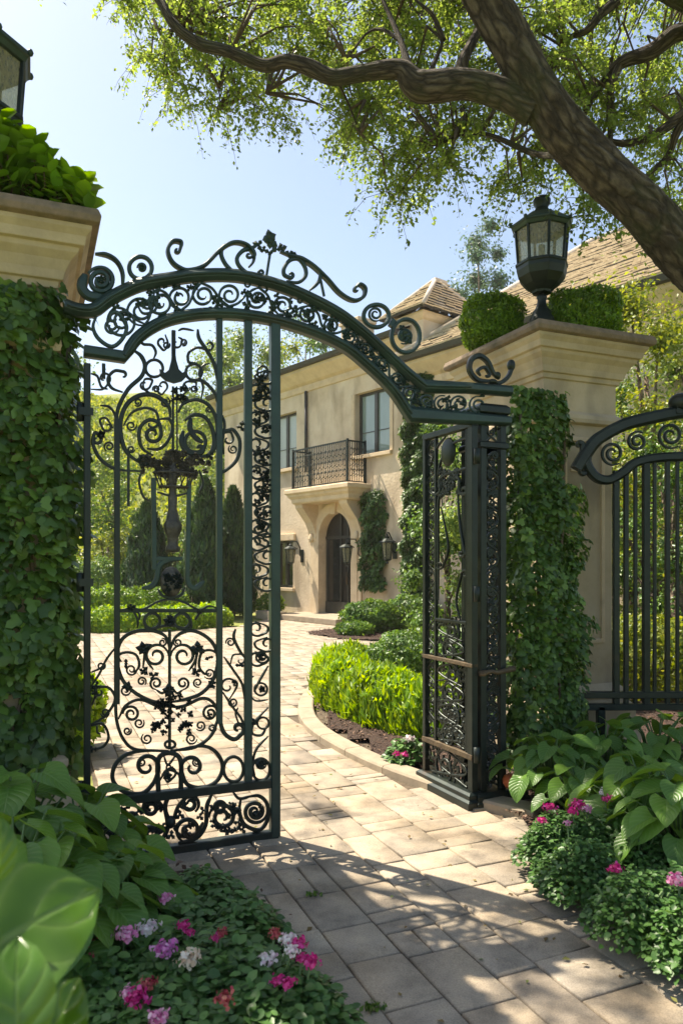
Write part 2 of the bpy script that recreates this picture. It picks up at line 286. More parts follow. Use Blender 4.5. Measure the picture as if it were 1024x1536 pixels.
# ---------------------------------------------------------------- leaves in bulk
def tmpl(kind):
    if kind == 'small': return np.array([(0, 0, 0), (-.3, .45, .09), (0, 1, -.06), (.3, .45, .09)], float), np.array([(0, 2, 1), (0, 3, 2)]), None
    if kind == 'lance': return np.array([(0, 0, 0), (-.13, .45, .05), (0, 1, .02), (.13, .45, .05)], float), np.array([(0, 2, 1), (0, 3, 2)]), None
    if kind == 'blade': return np.array([(-.05, 0, 0), (.05, 0, 0), (.05, .55, .03), (-.05, .55, .03), (0, 1, .12)], float), np.array([(0, 1, 2), (0, 2, 3), (3, 2, 4)]), None
    if kind == 'ivy':
        o = [(0, 0, .0), (-.36, -.1, -.05), (-.5, .28, -.1), (-.27, .42, 0), (-.27, .72, -.05), (0, 1, -.12), (.27, .72, -.05), (.27, .42, 0), (.5, .28, -.1), (.36, -.1, -.05)]
        v = np.array([(0, .4, .05)]+o, float); return v, np.array([(0, 1+(i+1) % 10, 1+i) for i in range(10)]), None
    if kind == 'oval':
        o = [(0, 0, 0), (-.27, .2, .05), (-.36, .5, .06), (-.2, .82, .0), (0, 1, -.1), (.2, .82, 0), (.36, .5, .06), (.27, .2, .05)]
        v = np.array([(0, .5, -.02)]+o, float); return v, np.array([(0, 1+(i+1) % 8, 1+i) for i in range(8)]), None
    if kind in ('heart', 'long'):
        n, w = 9, 6; vs = []; uv = []
        for i in range(n+1):
            t = i/n
            for j in range(w+1):
                s = (j/w-.5)*2
                if kind == 'heart':
                    hw = .46*math.sin(PI*min(1, (t*.93+.07)**.62))**.75 if t < 1 else 0.004
                    y = t-.14*abs(s)**1.5*(1-t)**3
                else: hw = .3*math.sin(PI*(t*.97+.03)**.85)**.6 if t < 1 else 0.004; y = t
                z = .16*abs(s)*hw*2-.3*t*t+.12*t+.018*math.sin(9*t+2*s)*abs(s)
                vs.append((s*hw, y, z)); uv.append((s/2+.5, t))
        fs = [(i*(w+1)+j, i*(w+1)+j+1, (i+1)*(w+1)+j+1, (i+1)*(w+1)+j) for i in range(n) for j in range(w)]
        return np.array(vs, float), np.array(fs), np.array(uv, float)
    if kind == 'petal': return np.array([(-.2, 0, 0), (.2, 0, 0), (.42, .6, .1), (.2, 1, .02), (-.2, 1, .02), (-.42, .6, .1)], float), np.array([(0, 1, 2), (0, 2, 3), (0, 3, 4), (0, 4, 5)]), None
def leaf_arrays(pos, nrm, tan, size, kind, rnd=None):
    V, Fc, uv = tmpl(kind); pos = np.asarray(pos, float); n = len(pos)
    nrm = nrm/np.maximum(np.linalg.norm(nrm, axis=1, keepdims=True), 1e-6)
    tan = tan-nrm*np.sum(tan*nrm, axis=1, keepdims=True); tan = tan/np.maximum(np.linalg.norm(tan, axis=1, keepdims=True), 1e-6)
    x = np.cross(tan, nrm); size = np.broadcast_to(np.asarray(size, float), (n,))[:, None, None]
    P = pos[:, None, :]+size*(V[None, :, 0:1]*x[:, None, :]+V[None, :, 1:2]*tan[:, None, :]+V[None, :, 2:3]*nrm[:, None, :])
    fa = (Fc[None]+(np.arange(n)*len(V))[:, None, None]).reshape(-1, Fc.shape[1])
    if rnd is None: rnd = RNG.random(n)
    return P.reshape(-1, 3), fa, np.repeat(rnd, len(Fc)), (None if uv is None else np.tile(uv, (n, 1)))
def leaves(name, pos, nrm, tan, size, kind, mat, parent=None, rnd=None, smooth=False):
    v, f, r, uv = leaf_arrays(pos, nrm, tan, size, kind, rnd)
    return mesh_np(name, v, f, mat, parent, smooth=smooth or kind in ('heart', 'long'), rnd=r, uv=uv)
def rv(n, s=1.0): return RNG.normal(size=(n, 3))*s
def sizes(n, a, b): return RNG.uniform(a, b, n)
# ================================================================ IRONWORK
RECT = lambda w, h, c=.18: [(-w/2+w*c, -h/2), (w/2-w*c, -h/2), (w/2, -h/2+h*c), (w/2, h/2-h*c), (w/2-w*c, h/2), (-w/2+w*c, h/2), (-w/2, h/2-h*c), (-w/2, -h/2+h*c)]
def T1(x, y): return (80+.3906*x, 330+.3906*y)
def T2(x, y): return (80+.3906*x, 780+.3906*y)
def T3(x, y): return (400+.3906*x, 380+.3906*y)
class Iron:
    def __init__(s, name, plane, u0, mat, label, cat, group=None):
        s.pl = plane; s.u0 = u0; s.mat = mat; s.v = 0.0
        s.o = empty(name, plane.w(u0, 0), plane.rot, label, cat, group)
    def c(s, p, T=None):
        if T: p = T(*p)
        u, z = s.pl.uz(p[0], p[1]); return Vector((u-s.u0, s.v, z))
    def scroll(s, pts, w=.016, h=.018, start=None, end=None, T=None, name='scroll', closed=False, seg=6, mat=None, taper=True, mb=None):
        if T:
            pts = [T(*p) for p in pts]; f_ = lambda c: c if (c is None or c[0] < 16) else (c[0]*.3906,)+tuple(c[1:])
            start, end = f_(start), f_(end)
        path = trace(pts, start, end, seg, closed); P = [s.c(p) for p in path]
        Q = [P[0]]
        for p in P[1:]:
            if (p-Q[-1]).length > .004: Q.append(p)
        n = len(Q); sc = [1.0]*n
        if taper and not closed:
            sc = [min(1, .55+.45*min(i, n-1-i)/(n*.18)) for i in range(n)]
        own = mb is None
        if own: mb = MB()
        mb.sweep(Q, RECT(w, h, .22), (0, 1, 0), sc, closed)
        if own: return mb.build(name, mat or s.mat, s.o)
    def circle(s, cxy, r, w=.015, h=.018, T=None, name='ring', ry=None):
        """cxy, r in px of crop"""
        ry = ry or r
        pts = [(cxy[0]+r*math.cos(a), cxy[1]+ry*math.sin(a)) for a in [2*PI*i/12 for i in range(12)]]
        return s.scroll(pts, w, h, T=T, name=name, closed=True, seg=3)
    def spiral(s, cxy, r, a0, turns, side=1, w=.013, T=None, name='scroll', tight=.22, h=.016):
        p0 = Vector((cxy[0]+r*math.cos(a0), cxy[1]+r*math.sin(a0))); 
        n = int(24*turns)+8; pts = []
        for i in range(n+1):
            t = i/n; a = a0+side*2*PI*turns*t; q = r*((1-t)**.9*(1-tight)+tight); pts.append((cxy[0]+q*math.cos(a), cxy[1]+q*math.sin(a)))
        return s.scroll(pts, w, h, T=T, name=name, seg=1)
    def bar(s, p0, p1, w, h=None, T=None, name='bar', mat=None, ext=(0, 0)):
        a = s.c(p0, T); b = s.c(p1, T); d = (b-a).normalized(); a = a-d*ext[0]; b = b+d*ext[1]
        return MB().sweep([a, b], RECT(w, h or w, .1), (0, 1, 0)).build(name, mat or s.mat, s.o)
    def sprig(s, mb, p, r, n=3, T=None, rot=None, vv=0.02):
        """a cast iron leaf rosette: n leaves round a berry"""
        c = s.c(p, T); a0 = random.uniform(0, 6) if rot is None else rot
        for i in range(n):
            a = a0+2*PI*i/n+random.uniform(-.25, .25); L = r*random.uniform(.8, 1.2); d = Vector((math.cos(a), 0, math.sin(a))); q = Vector((-d.z, 0, d.x))
            y = Vector((0, -1, 0)); w = L*.36
            base = c; mid = c+d*L*.5; tip = c+d*L
            vs = [base+y*.004, mid+q*w+y*(.012), mid+y*.02, mid-q*w+y*.012, tip+y*.004, mid+q*w-y*.006, mid-q*w-y*.006, base-y*.004]
            mb.add(vs, [(0, 1, 2), (0, 2, 3), (2, 1, 4), (2, 4, 3), (7, 6, 5), (5, 6, 4), (0, 7, 5, 1), (0, 3, 6, 7), (1, 5, 4), (3, 4, 6)])
        mb.ball(c, r*.28, r*.28+.004, r*.28, 8)
# ---------------------------------------------------------------- overthrow (arched top over the gates)
A = Iron('gate_overthrow', GATE, 0.0, M['green_iron'], 'arched dark green iron overthrow with scrollwork crest spanning both gate leaves', 'gate arch')
outer = [(97, 459), (120, 466), (142, 465), (166, 448), (209, 428), (256, 419), (295, 414), (353, 414), (412, 427), (460, 446), (509, 472), (545, 500), (576, 528), (605, 556), (634, 580)]
inner = [(188, 533), (209, 505), (248, 482), (299, 472), (353, 472), (412, 481), (470, 499), (515, 520), (548, 546), (587, 584), (613, 622)]
po = [A.c(p) for p in catmull(outer, 6)]; po.append(A.c((700, 582))); po.append(A.c((764, 587)))
MB().sweep(po, RECT(.07, .085, .28), (0, 1, 0)).build('top_beam', A.mat, A.o, bevel=.003)
pi_ = [A.c((126, 527)), A.c((186, 536))]+[A.c(p) for p in catmull(inner, 6)[2:]]+[A.c((762, 632))]
MB().sweep(pi_, RECT(.062, .085, .22), (0, 1, 0)).build('arch_beam', A.mat, A.o, bevel=.003)
for nm, base_ in (('top_bead', po), ('arch_bead', pi_)):
    MB().sweep([p+Vector((0, -.048, 0)) for p in base_[1:-1]], RECT(.018, .016, .3), (0, 1, 0)).build(nm, A.mat, A.o)
# filling of the arch band
def band(t):
    o = catmull(outer[3:], 10); i = catmull([(176, 536)]+inner[1:], 10); k = t*(len(o)-1); a = o[int(k)].lerp(o[min(int(k)+1, len(o)-1)], k-int(k)); k = t*(len(i)-1); b = i[int(k)].lerp(i[min(int(k)+1, len(i)-1)], k-int(k)); return a, b
lv = MB(); NB = 15
A.v = 0.0
for i in range(NB):
    t = (i+.5)/NB; a, b = band(t); c = (a+b)/2; h = (a-b).length; tg = (band(min(1, t+.02))[0]-band(max(0, t-.02))[0]).normalized(); s_ = 1 if i % 2 else -1
    r = h*.29; ang = math.atan2(tg.y, tg.x)
    A.spiral((c.x, c.y), r, ang+(PI/2)*s_, 1.7, s_, w=.014, h=.022, name='scroll')
    nx = band(min(1, t+1/NB)); cn = (nx[0]+nx[1])/2; st = c-perp2(tg)*(-s_)*r*1.0
    st = c+Vector((math.cos(ang+PI/2*s_), math.sin(ang+PI/2*s_)))*r; en = cn-Vector((math.cos(ang+PI/2*s_), math.sin(ang+PI/2*s_)))*r
    A.scroll([st, st.lerp(en, .35)+perp2(tg)*s_*r*.25, st.lerp(en, .65)-perp2(tg)*s_*r*.1, en], .013, .02, name='scroll', start=(r*.3, .9, -s_))
    e2 = c+tg*r*1.45-perp2(tg)*s_*r*1.1
    A.spiral((e2.x, e2.y), r*.38, ang, 1.3, -s_, w=.01, name='tendril')
    for q in range(4 if i < 6 else 11): A.sprig(lv, (c.x+random.uniform(-1.3, 1.3)*r, c.y+random.uniform(-1.3, 1.3)*r), random.uniform(.02, .036), 3)
# big left corner scroll and the right shoulder
A.scroll([(146, 472), (140, 490), (148, 508), (168, 520), (184, 508), (190, 490), (180, 472)], .02, .024, name='scroll', end=(10, .9, -1))
A.spiral((168, 489), 12, 0, 1.6, 1, w=.014)
A.scroll([(205, 455), (215, 470), (232, 466), (236, 452)], .014, .02, end=(7, 1.1, -1)); A.spiral((222, 458), 9, 1, 1.5, -1)
for (x, y, r, s_) in ((640, 602, 12, 1), (662, 606, 13, -1), (688, 606, 15, 1), (716, 608, 14, -1)):
    A.spiral((x, y), r, s_*1.2, 1.7, s_, w=.013, name='scroll')
for q in range(26): A.sprig(lv, (random.uniform(625, 735), random.uniform(592, 622)), random.uniform(.018, .032), 3)
lv.build('cast_leaves', A.mat, A.o)
# crest
cw = dict(w=.02, h=.055)
A.scroll([T1(485, 120), T1(491, 88), T1(458, 84), T1(440, 118), T1(455, 160), T1(485, 185), T1(520, 194), T1(580, 175), T1(640, 117), T1(690, 88), T1(740, 97), T1(768, 130), T1(768, 160), T1(752, 180)], name='crest_scroll', start=(4, .8, 1), **cw)
A.scroll([T1(700, 205), T1(665, 175), T1(645, 135), T1(652, 105), T1(680, 90)], .022, .026, name='crest_scroll')
A.scroll([T1(760, 212), T1(718, 182), T1(705, 148), T1(728, 118), T1(762, 108), T1(790, 90)], .022, .026, name='crest_scroll')
A.scroll([T1(742, 120), T1(765, 112), T1(775, 135), T1(755, 145)], .014, .02, end=(4, .8, 1), name='crest_scroll')
A.spiral(T1(798, 203), 5, PI/2, 1.3, 1, w=.014, name='crest_scroll')
A.scroll([T1(905, 222), T1(886, 210), T1(886, 185), T1(908, 155), T1(940, 150), T1(965, 180), T1(968, 215), T1(940, 240), T1(895, 235)], .022, .026, name='crest_scroll', start=(5, .8, -1))
A.scroll([(420, 378), (436, 384), (451, 388), (470, 400), (490, 419), (509, 440), (529, 451), (544, 446), (547, 434), (539, 427), (532, 432)], name='crest_scroll', end=(4, .6, -1), **cw)
A.scroll([T3(205, 60), T3(205, 90), T3(195, 115), T3(165, 142)], .02, .024, name='crest_scroll'); A.bar(T3(205, 95), T3(220, 165), .014, name='crest_strut')
A.scroll([(184, 437), (184, 410), (175, 392), (160, 383), (143, 381)], name='crest_scroll', **cw)
A.spiral((151, 421), 21, -2.6, 2.1, 1, w=.024, h=.03, name='crest_scroll'); A.scroll([(128, 412), (123, 430), (134, 444), (160, 447)], .05, .05, name='crest_scroll')
A.circle((211, 402), 17, .022, .026, name='crest_ring'); A.spiral((213, 402), 7, PI, 1.4, 1, w=.014, name='crest_scroll'); A.bar((208, 418), (206, 428), .03, name='crest_strut')
A.circle((564, 474), 19, .024, .03, name='crest_ring', ry=17); A.spiral((563, 471), 11, 1, 1.8, 1, w=.014, name='crest_scroll')
A.circle((608, 504), 21, .024, .034, name='crest_ring', ry=25); A.bar((585, 490), (590, 480), .03, name='crest_strut'); A.spiral((606, 504), 12, 2, 1.9, -1, w=.014, name='crest_scroll')
for (x, y, r, n) in ((405, 362, .05, 5), (404, 356, .045, 4), (388, 367, .035, 3), (422, 373, .035, 4), (434, 381, .03, 3), (396, 375, .03, 3), (407, 378, .04, 2), (606, 504, .05, 6), (611, 510, .035, 4), (152, 420, .03, 5), (212, 402, .022, 5), (440, 383, .03, 4), (602, 492, .03, 4)):
    fl = MB(); A.sprig(fl, (x, y), r, n); fl.build('cast_flower', A.mat, A.o)
A.bar((405, 380), (398, 424), .014, name='crest_strut')
# right finial: curled scroll with a bud
A.scroll([(738, 572), (716, 570), (704, 556), (706, 540), (718, 534), (730, 542), (738, 558), (748, 568)], .034, .04, name='finial', mat=M['iron'])
A.scroll([(720, 564), (716, 556), (726, 551), (733, 560)], .022, .03, name='finial', mat=M['iron'], end=(4, .6, 1))
A.scroll([(736, 574), (750, 574), (762, 564), (767, 548), (764, 541)], .026, .034, name='finial', mat=M['iron'])
f2 = MB(); f2.ball(A.c((766, 548)), .028, .03, .04); f2.ball(A.c((738, 573)), .035, .035, .02); f2.ball(A.c((745, 563)), .025)
f2.build('finial_bud', M['iron'], A.o)
A.bar((726, 583), (748, 583), .05, .06, name='finial_foot', mat=M['iron'])
# ---------------------------------------------------------------- left gate leaf (closed)
uL = GATE.uz(131, 900)[0]
L = Iron('gate_leaf', GATE, uL, M['iron'], 'tall closed left gate leaf filled with large heart and spiral scrollwork', 'gate')
L.bar((131, 546), (131, 1228), .034, .045, name='stile'); L.bar((412, 484), (412, 1253), .056, .06, name='stile', mat=M['green_iron'])
L.bar((372, 477), (372, 1176), .045, .03, name='bar', mat=M['green_iron']); L.bar((329, 474), (329, 1085), .034, .03, name='bar', mat=M['green_iron'])
L.bar((125, 1206), (408, 1174), .05, .05, name='rail'); L.bar((125, 1294), (416, 1251), .052, .056, name='rail')
L.bar((175.7, 630), (175.7, 1056), .03, .026, name='bar')
L.v = .0
S = lambda pts, w=.016, **k: L.scroll(pts, w, k.pop('h', .02), T=k.pop('T', T1), **k)
S([(245, 775), (250, 722), (288, 650), (338, 602), (352, 560), (337, 522), (305, 498)], .022); S([(640, 740), (622, 670), (580, 622), (545, 615)], .018)
S([(555, 420), (560, 455), (592, 505), (620, 560), (634, 640)], .02)
for c_, r_ in (((388, 570), 33), ((540, 584), 31)): L.circle(c_, r_, .015, T=T1)
L.scroll([(462, 425), (462, 545)], .022, .024, T=T1, name='stem', taper=False)
b = MB(); b.prism([(L.c(p, T1).x, L.c(p, T1).z) for p in ((408, 572), (428, 588), (444, 575), (453, 540), (457, 500), (467, 500), (472, 540), (482, 575), (496, 588), (514, 572), (512, 602), (494, 620), (464, 628), (432, 618), (412, 600))], -.012, .012)
b.build('ornament_plate', L.mat, L.o, bevel=.003)
S([(350, 478), (380, 482), (394, 508), (385, 535)], .014, start=(7, .7, 1)); S([(430, 440), (440, 475), (425, 500), (405, 480)], .012, end=(7, .7, 1)); S([(545, 495), (520, 510), (520, 545), (550, 550)], .014); S([(590, 500), (560, 490), (530, 500), (515, 530)], .013, start=(8, .8, -1))
S([(480, 450), (495, 460), (490, 480)], .011, end=(7, .8, 1)); S([(480, 425), (500, 418), (540, 425)], .011); S([(600, 550), (575, 560), (560, 590), (575, 640), (568, 685)], .012)
S([(345, 640), (352, 612), (380, 615), (372, 640)], .012, end=(9, .8, 1)); S([(380, 670), (350, 650), (345, 630)], .011); S([(545, 655), (548, 625), (520, 620)], .011, end=(9, .8, -1)); S([(415, 625), (400, 650), (415, 670), (435, 650)], .011, end=(8, .8, -1)); S([(500, 625), (515, 650), (500, 670)], .011, end=(8, .8, 1))
S([(450, 760), (442, 715), (395, 676), (340, 672), (290, 700), (262, 755), (260, 830), (285, 895), (345, 940)], .024)
S([(405, 770), (393, 735), (350, 722), (300, 742), (270, 790)], .014, start=(12, .5, 1))
S([(385, 905), (345, 880), (330, 840), (335, 795), (368, 768), (405, 780), (415, 815)], .02, end=(34, 1.2, 1)); S([(408, 765), (445, 765), (458, 800), (440, 850), (405, 880), (360, 878)], .017)
S([(480, 740), (500, 705), (550, 690), (600, 715), (628, 780), (622, 870), (590, 915)], .02); S([(505, 770), (540, 748), (585, 760), (612, 810), (615, 870), (590, 905), (540, 905)], .022)
S([(528, 760), (525, 800), (545, 835), (575, 855)], .03); S([(500, 810), (492, 850), (515, 890), (560, 895)], .03, end=(16, .8, -1)); L.circle((545, 852), 40, .02, T=T1)
S([(460, 640), (460, 890)], .012, taper=False); S([(474, 640), (476, 890)], .008, taper=False)
S([(145, 590), (170, 600), (185, 640), (210, 650)], .012); S([(270, 582), (235, 580), (210, 610), (225, 645), (268, 662)], .016, start=(6, .5, 1)); S([(145, 650), (190, 650), (215, 625)], .011, end=(10, .9, -1)); L.bar(T1(194, 552), T1(194, 610), .018, name='strut')
S([(240, 800), (238, 750), (215, 718), (180, 712)], .013); S([(230, 800), (205, 762), (180, 768), (190, 800)], .012, end=(8, .8, -1)); S([(178, 826), (160, 818), (153, 860), (182, 918), (240, 956), (335, 965)], .018, start=(8, .9, 1))
S([(640, 800), (660, 810), (690, 806), (716, 850), (705, 920), (655, 966), (630, 968)], .02); S([(655, 820), (680, 815), (690, 835)], .012, end=(8, .8, 1)); S([(650, 750), (658, 790), (650, 850), (655, 900)], .014)
L.bar(T1(289, 905), T1(289, 1100), .014, name='strut'); L.bar(T1(385, 990), T2(388, 190), .026, .02, name='strut', mat=M['green_iron']); L.bar(T1(522, 1000), T2(514, 232), .024, .02, name='strut', mat=M['green_iron']); L.bar(T2(396, 148), T2(496, 148), .022, name='strut', mat=M['green_iron'])
# flower basket
bk = MB(); bc = L.c((465, 1000), T1)
bk.tube([bc+Vector((.17*math.cos(a/3), .17*math.sin(a/3), .05)) for a in range(19)], .008, 6, closed=False); bk.tube([bc+Vector((.12*math.cos(a/3), .12*math.sin(a/3), -.045)) for a in range(19)], .007, 6)
for q in range(14):
    a = 2*PI*q/14; bk.tube([bc+Vector((.17*math.cos(a), .17*math.sin(a)*.6, .05)), bc+Vector((.12*math.cos(a+.3), .12*math.sin(a+.3)*.6, -.06))], .006, 5)
for v in range(len(bk.v)): bk.v[v] = (bc.x+(bk.v[v][0]-bc.x)*.66, bk.v[v][1]*.4, bc.z+(bk.v[v][2]-bc.z)*.8)
bk.build('basket', M['bronze'], L.o)
bf = MB()
for q in range(74):
    x = max(-1.9, min(1.9, random.gauss(0, 1))); L.sprig(bf, (470+x*66, 945+random.uniform(-52, 45)*(1.05-abs(x)*.25)), random.uniform(.018, .034), random.choice((4, 5, 6)), T=T1)
bf.build('basket_flowers', M['bronze'], L.o)
S([(350, 950), (330, 1000), (345, 1060), (370, 1080)], .012); S([(560, 960), (575, 1010), (560, 1050)], .012); S([(400, 1045), (460, 1060), (530, 1045)], .012)
# urn figure and medallion
uf = MB(); c0 = L.c((458, 60), T2)
uf.lathe([(.001, -.115), (.075, -.11), (.08, -.09), (.055, -.07), (.06, -.03), (.095, .01), (.1, .04), (.07, .07), (.06, .1), (.045, .13), (.05, .19), (.035, .22), (.045, .27), (.06, .33), (.04, .38), (.001, .4)], 16, c0+Vector((0, 0, .02)), flute=.08, nf=5)
for v in range(len(uf.v)): uf.v[v] = (c0.x+(uf.v[v][0]-c0.x)*.5, uf.v[v][1]*.4, uf.v[v][2])
uf.build('cast_urn', M['bronze'], L.o)
md = MB(); cm = L.c((453, 238), T2); md.ball(cm, .062, .03, .085, 16); md.build('medallion', M['bronze'], L.o); mf = MB()
for q in range(12): L.sprig(mf, (453+random.uniform(-28, 28), 238+random.uniform(-42, 42)), .028, 4, T=T2)
for i in range(len(mf.v)): mf.v[i] = (mf.v[i][0], mf.v[i][1]-.018, mf.v[i][2])
mf.build('medallion_relief', M['iron'], L.o)
S2 = lambda pts, w=.016, **k: S(pts, w, T=T2, **k)
S2([(340, 262), (378, 255), (398, 225), (405, 180), (435, 156), (497, 148)], .03, mat=M['green_iron']); S2([(514, 215), (520, 248), (545, 262), (580, 235)], .028, mat=M['green_iron']); S2([(402, 265), (420, 290), (455, 298), (490, 288), (505, 260)], .016)
L.bar(T2(255, 348), T2(640, 348), .02, name='strut'); S2([(262, 350), (300, 335), (340, 345), (400, 315), (445, 305), (500, 315), (560, 345), (600, 330), (640, 345)], .012)
S2([(285, 330), (310, 355), (325, 385), (323, 415)], .012); S2([(300, 345), (330, 360), (330, 385)], .01); S2([(590, 330), (560, 360), (545, 385)], .012)
for c_ in ((380, 388), (495, 388)): L.circle(c_, 30, .016, T=T2)
S2([(350, 395), (365, 418), (445, 405), (520, 418), (528, 390), (500, 360)], .014)
S2([(448, 500), (432, 448), (380, 425), (310, 430), (262, 462), (245, 525), (262, 605), (310, 660), (380, 695), (440, 700)], .02); S2([(448, 500), (470, 450), (520, 425), (575, 440), (618, 482), (632, 545), (610, 620), (565, 668), (500, 690), (450, 700)], .02)
L.spiral((395, 522), 48, 0, 1.55, -1, w=.016, T=T2); L.spiral((500, 522), 48, PI, 1.55, 1, w=.016, T=T2)
S2([(262, 545), (250, 520), (285, 508), (320, 520), (330, 560), (310, 590)], .014); S2([(625, 545), (635, 520), (605, 500), (570, 510), (560, 560), (580, 590), (600, 590)], .014)
S2([(340, 480), (360, 540), (385, 575)], .013); S2([(325, 485), (350, 500), (345, 570)], .013); S2([(560, 480), (545, 540), (520, 580)], .013); S2([(585, 500), (555, 500), (545, 570)], .013)
L.spiral((395, 627), 24, PI/2, 1.5, 1, w=.013, T=T2); L.spiral((498, 627), 24, PI/2, 1.5, -1, w=.013, T=T2)
S2([(395, 652), (420, 665), (440, 640)], .013); S2([(498, 652), (475, 665), (455, 640)], .013)
S2([(447, 420), (447, 880)], .016, taper=False, name='stem')
S2([(440, 718), (400, 715), (335, 690), (280, 712), (250, 765)], .015); S2([(450, 718), (500, 715), (570, 685), (612, 700), (634, 745)], .018)
S2([(243, 560), (240, 700), (246, 780), (272, 845), (320, 882), (440, 886)], .017); S2([(450, 886), (545, 872), (608, 825), (634, 755)], .018)
L.spiral((300, 745), 32, PI, 1.6, 1, w=.014, T=T2); L.spiral((602, 742), 32, 0, 1.6, -1, w=.014, T=T2); L.spiral((278, 655), 20, 0, 1.4, 1, w=.01, T=T2)
L.circle((449, 862), 20, .014, T=T2, ry=14)
S2([(445, 888), (350, 886), (278, 902), (236, 945), (230, 1000), (270, 1042), (340, 1050), (385, 1010), (404, 962)], .022, end=(48, 1.15, -1)); S2([(455, 888), (570, 868), (625, 892), (650, 945), (630, 1000), (575, 1028), (515, 1015), (492, 965)], .022, end=(45, 1.15, 1))
S2([(404, 1048), (402, 930), (425, 898), (465, 898), (490, 930), (490, 1038)], .026, taper=False)
S2([(410, 1000), (430, 965), (450, 960), (480, 975), (486, 1000)], .013); S2([(425, 905), (440, 940), (470, 905)], .012); S2([(425, 985), (440, 1005), (465, 985)], .012, end=(9, .8, -1))
L.circle((692, 957), 38, .018, T=T2, ry=48); L.circle((797, 958), 34, .016, T=T2, ry=42); L.spiral((797, 935), 22, 0, 1.5, 1, w=.012, T=T2)
S2([(640, 690), (641, 770), (658, 820), (695, 842), (725, 820)], .024, end=(24, .9, -1))
S2([(650, 660), (690, 720), (720, 760), (735, 800)], .014); S2([(655, 525), (690, 575), (725, 630), (735, 690)], .014); S2([(700, 418), (693, 450), (712, 495), (735, 530)], .016); S2([(680, 555), (690, 520), (715, 515)], .01, end=(9, .8, 1)); S2([(675, 690), (700, 650), (705, 625), (685, 612)], .012, end=(12, .9, -1)); S2([(745, 610), (770, 600)], .01); S2([(715, 790), (700, 745), (710, 720)], .01)
S2([(145, 640), (178, 590), (205, 535), (240, 488)], .012); S2([(145, 585), (180, 570), (200, 550)], .01); S2([(145, 785), (190, 760), (225, 720), (238, 680), (215, 645), (180, 640)], .014, end=(20, 1.0, -1)); S2([(150, 710), (165, 665), (160, 640)], .01); S2([(145, 790), (190, 783), (213, 830), (195, 868), (150, 882)], .014); S2([(168, 790), (170, 815), (182, 822)], .01)
# vine between the last bar and the meeting stile
ys = list(range(575, 1200, 52))+[]
for i, y in enumerate(ys):
    s_ = 1 if i % 2 else -1
    S([(800-s_*26, y), (800+s_*22, y+18), (800+s_*20, y+40), (800-s_*8, y+54)], .013, end=(12, 1.1, s_), name='vine')
for i, y in enumerate(list(range(10, 250, 52))+[390, 450, 505]):
    s_ = 1 if i % 2 else -1
    S2([(798-s_*24, y), (798+s_*22, y+18), (800+s_*20, y+40), (800-s_*8, y+54)], .013, end=(12, 1.1, s_), name='vine')
L.circle((803, 585), 20, .012, T=T1, ry=24)
S2([(825, 560), (790, 620), (770, 660)], .014, name='vine'); L.circle((797, 650), 24, .012, T=T2); S2([(825, 690), (780, 695), (760, 680)], .01, name='vine'); L.spiral((800, 525), 26, 0, 1.8, 1, w=.012, T=T2); S2([(825, 720), (770, 780), (765, 820), (800, 825), (820, 790)], .014, name='vine'); S2([(825, 830), (780, 880), (765, 940), (775, 985)], .014, name='vine'); L.circle((805, 780), 22, .012, T=T2)
b = MB()
for (x, y, r, n) in [(447+random.gauss(0, 34), 705+random.uniform(-30, 95), random.uniform(.016, .024), 4) for _ in range(26)]+[(400+random.uniform(-28, 28), 795+random.uniform(-22, 22), .022, 4) for _ in range(7)]+[(500+random.uniform(-28, 28), 795+random.uniform(-22, 22), .022, 4) for _ in range(7)]+[(345, 495, .045, 5), (555, 495, .045, 5), (345, 580, .03, 4), (550, 585, .035, 4), (280, 552, .035, 2), (600, 528, .03, 2), (445, 655, .04, 5), (600, 748, .02, 4), (715, 558, .03, 2), (797, 525, .03, 5), (800, 650, .025, 5), (797, 935, .035, 6), (770, 775, .03, 4), (165, 635, .03, 3), (160, 668, .025, 3), (285, 640, .03, 4), (610, 630, .03, 4), (385, 598, .03, 3), (300, 335, .025, 4), (560, 350, .02, 4), (445, 390, .035, 5), (450, 380, .03, 4), (695, 625, .025, 4), (152, 880, .03, 3), (440, 980, .03, 5), (600, 1000-200, .01, 3)]:
    L.sprig(b, (x, y), r, n, T=T2)
for (x, y, r, n) in [(800+random.uniform(-24, 24), random.uniform(580, 1190), random.uniform(.02, .034), 3) for _ in range(54)]+[(455+random.uniform(-60, 60), 660+random.uniform(-20, 40), .022, 3) for _ in range(10)]+[(185, 826, .03, 6), (600, 905, .03, 3), (345, 925, .045, 5), (720, 795, .035, 3)]:
    L.sprig(b, (x, y), r, n, T=T1)
b.build('cast_leaves', L.mat, L.o)
for z_ in (.4, 1.5, 2.4):
    hg = MB(); x_ = L.c((131, 800)).x; hg.tube([(x_-.035, 0, z_-.05), (x_-.035, 0, z_+.05)], .018, 10); hg.box(x_-.04, x_+.03, -.03, -.02, z_-.02, z_+.02); hg.build('hinge', L.mat, L.o)
for (x, y, r, s_) in ((300, 575, 22, 1), (600, 590, 22, -1), (340, 620, 18, -1), (555, 625, 18, 1), (420, 470, 16, 1), (478, 470, 16, -1), (330, 780, 20, 1), (565, 790, 20, -1), (360, 840, 22, -1), (530, 840, 22, 1), (285, 810, 16, 1), (610, 800, 16, -1), (680, 470, 18, 1), (690, 700, 18, -1), (185, 560, 16, 1), (200, 740, 18, -1), (445, 950, 14, 1), (340, 930, 16, -1), (550, 930, 16, 1)):
    L.spiral((x, y), r, random.uniform(0, 6), 1.5, s_, w=.01, h=.014, T=T2, name='tendril')
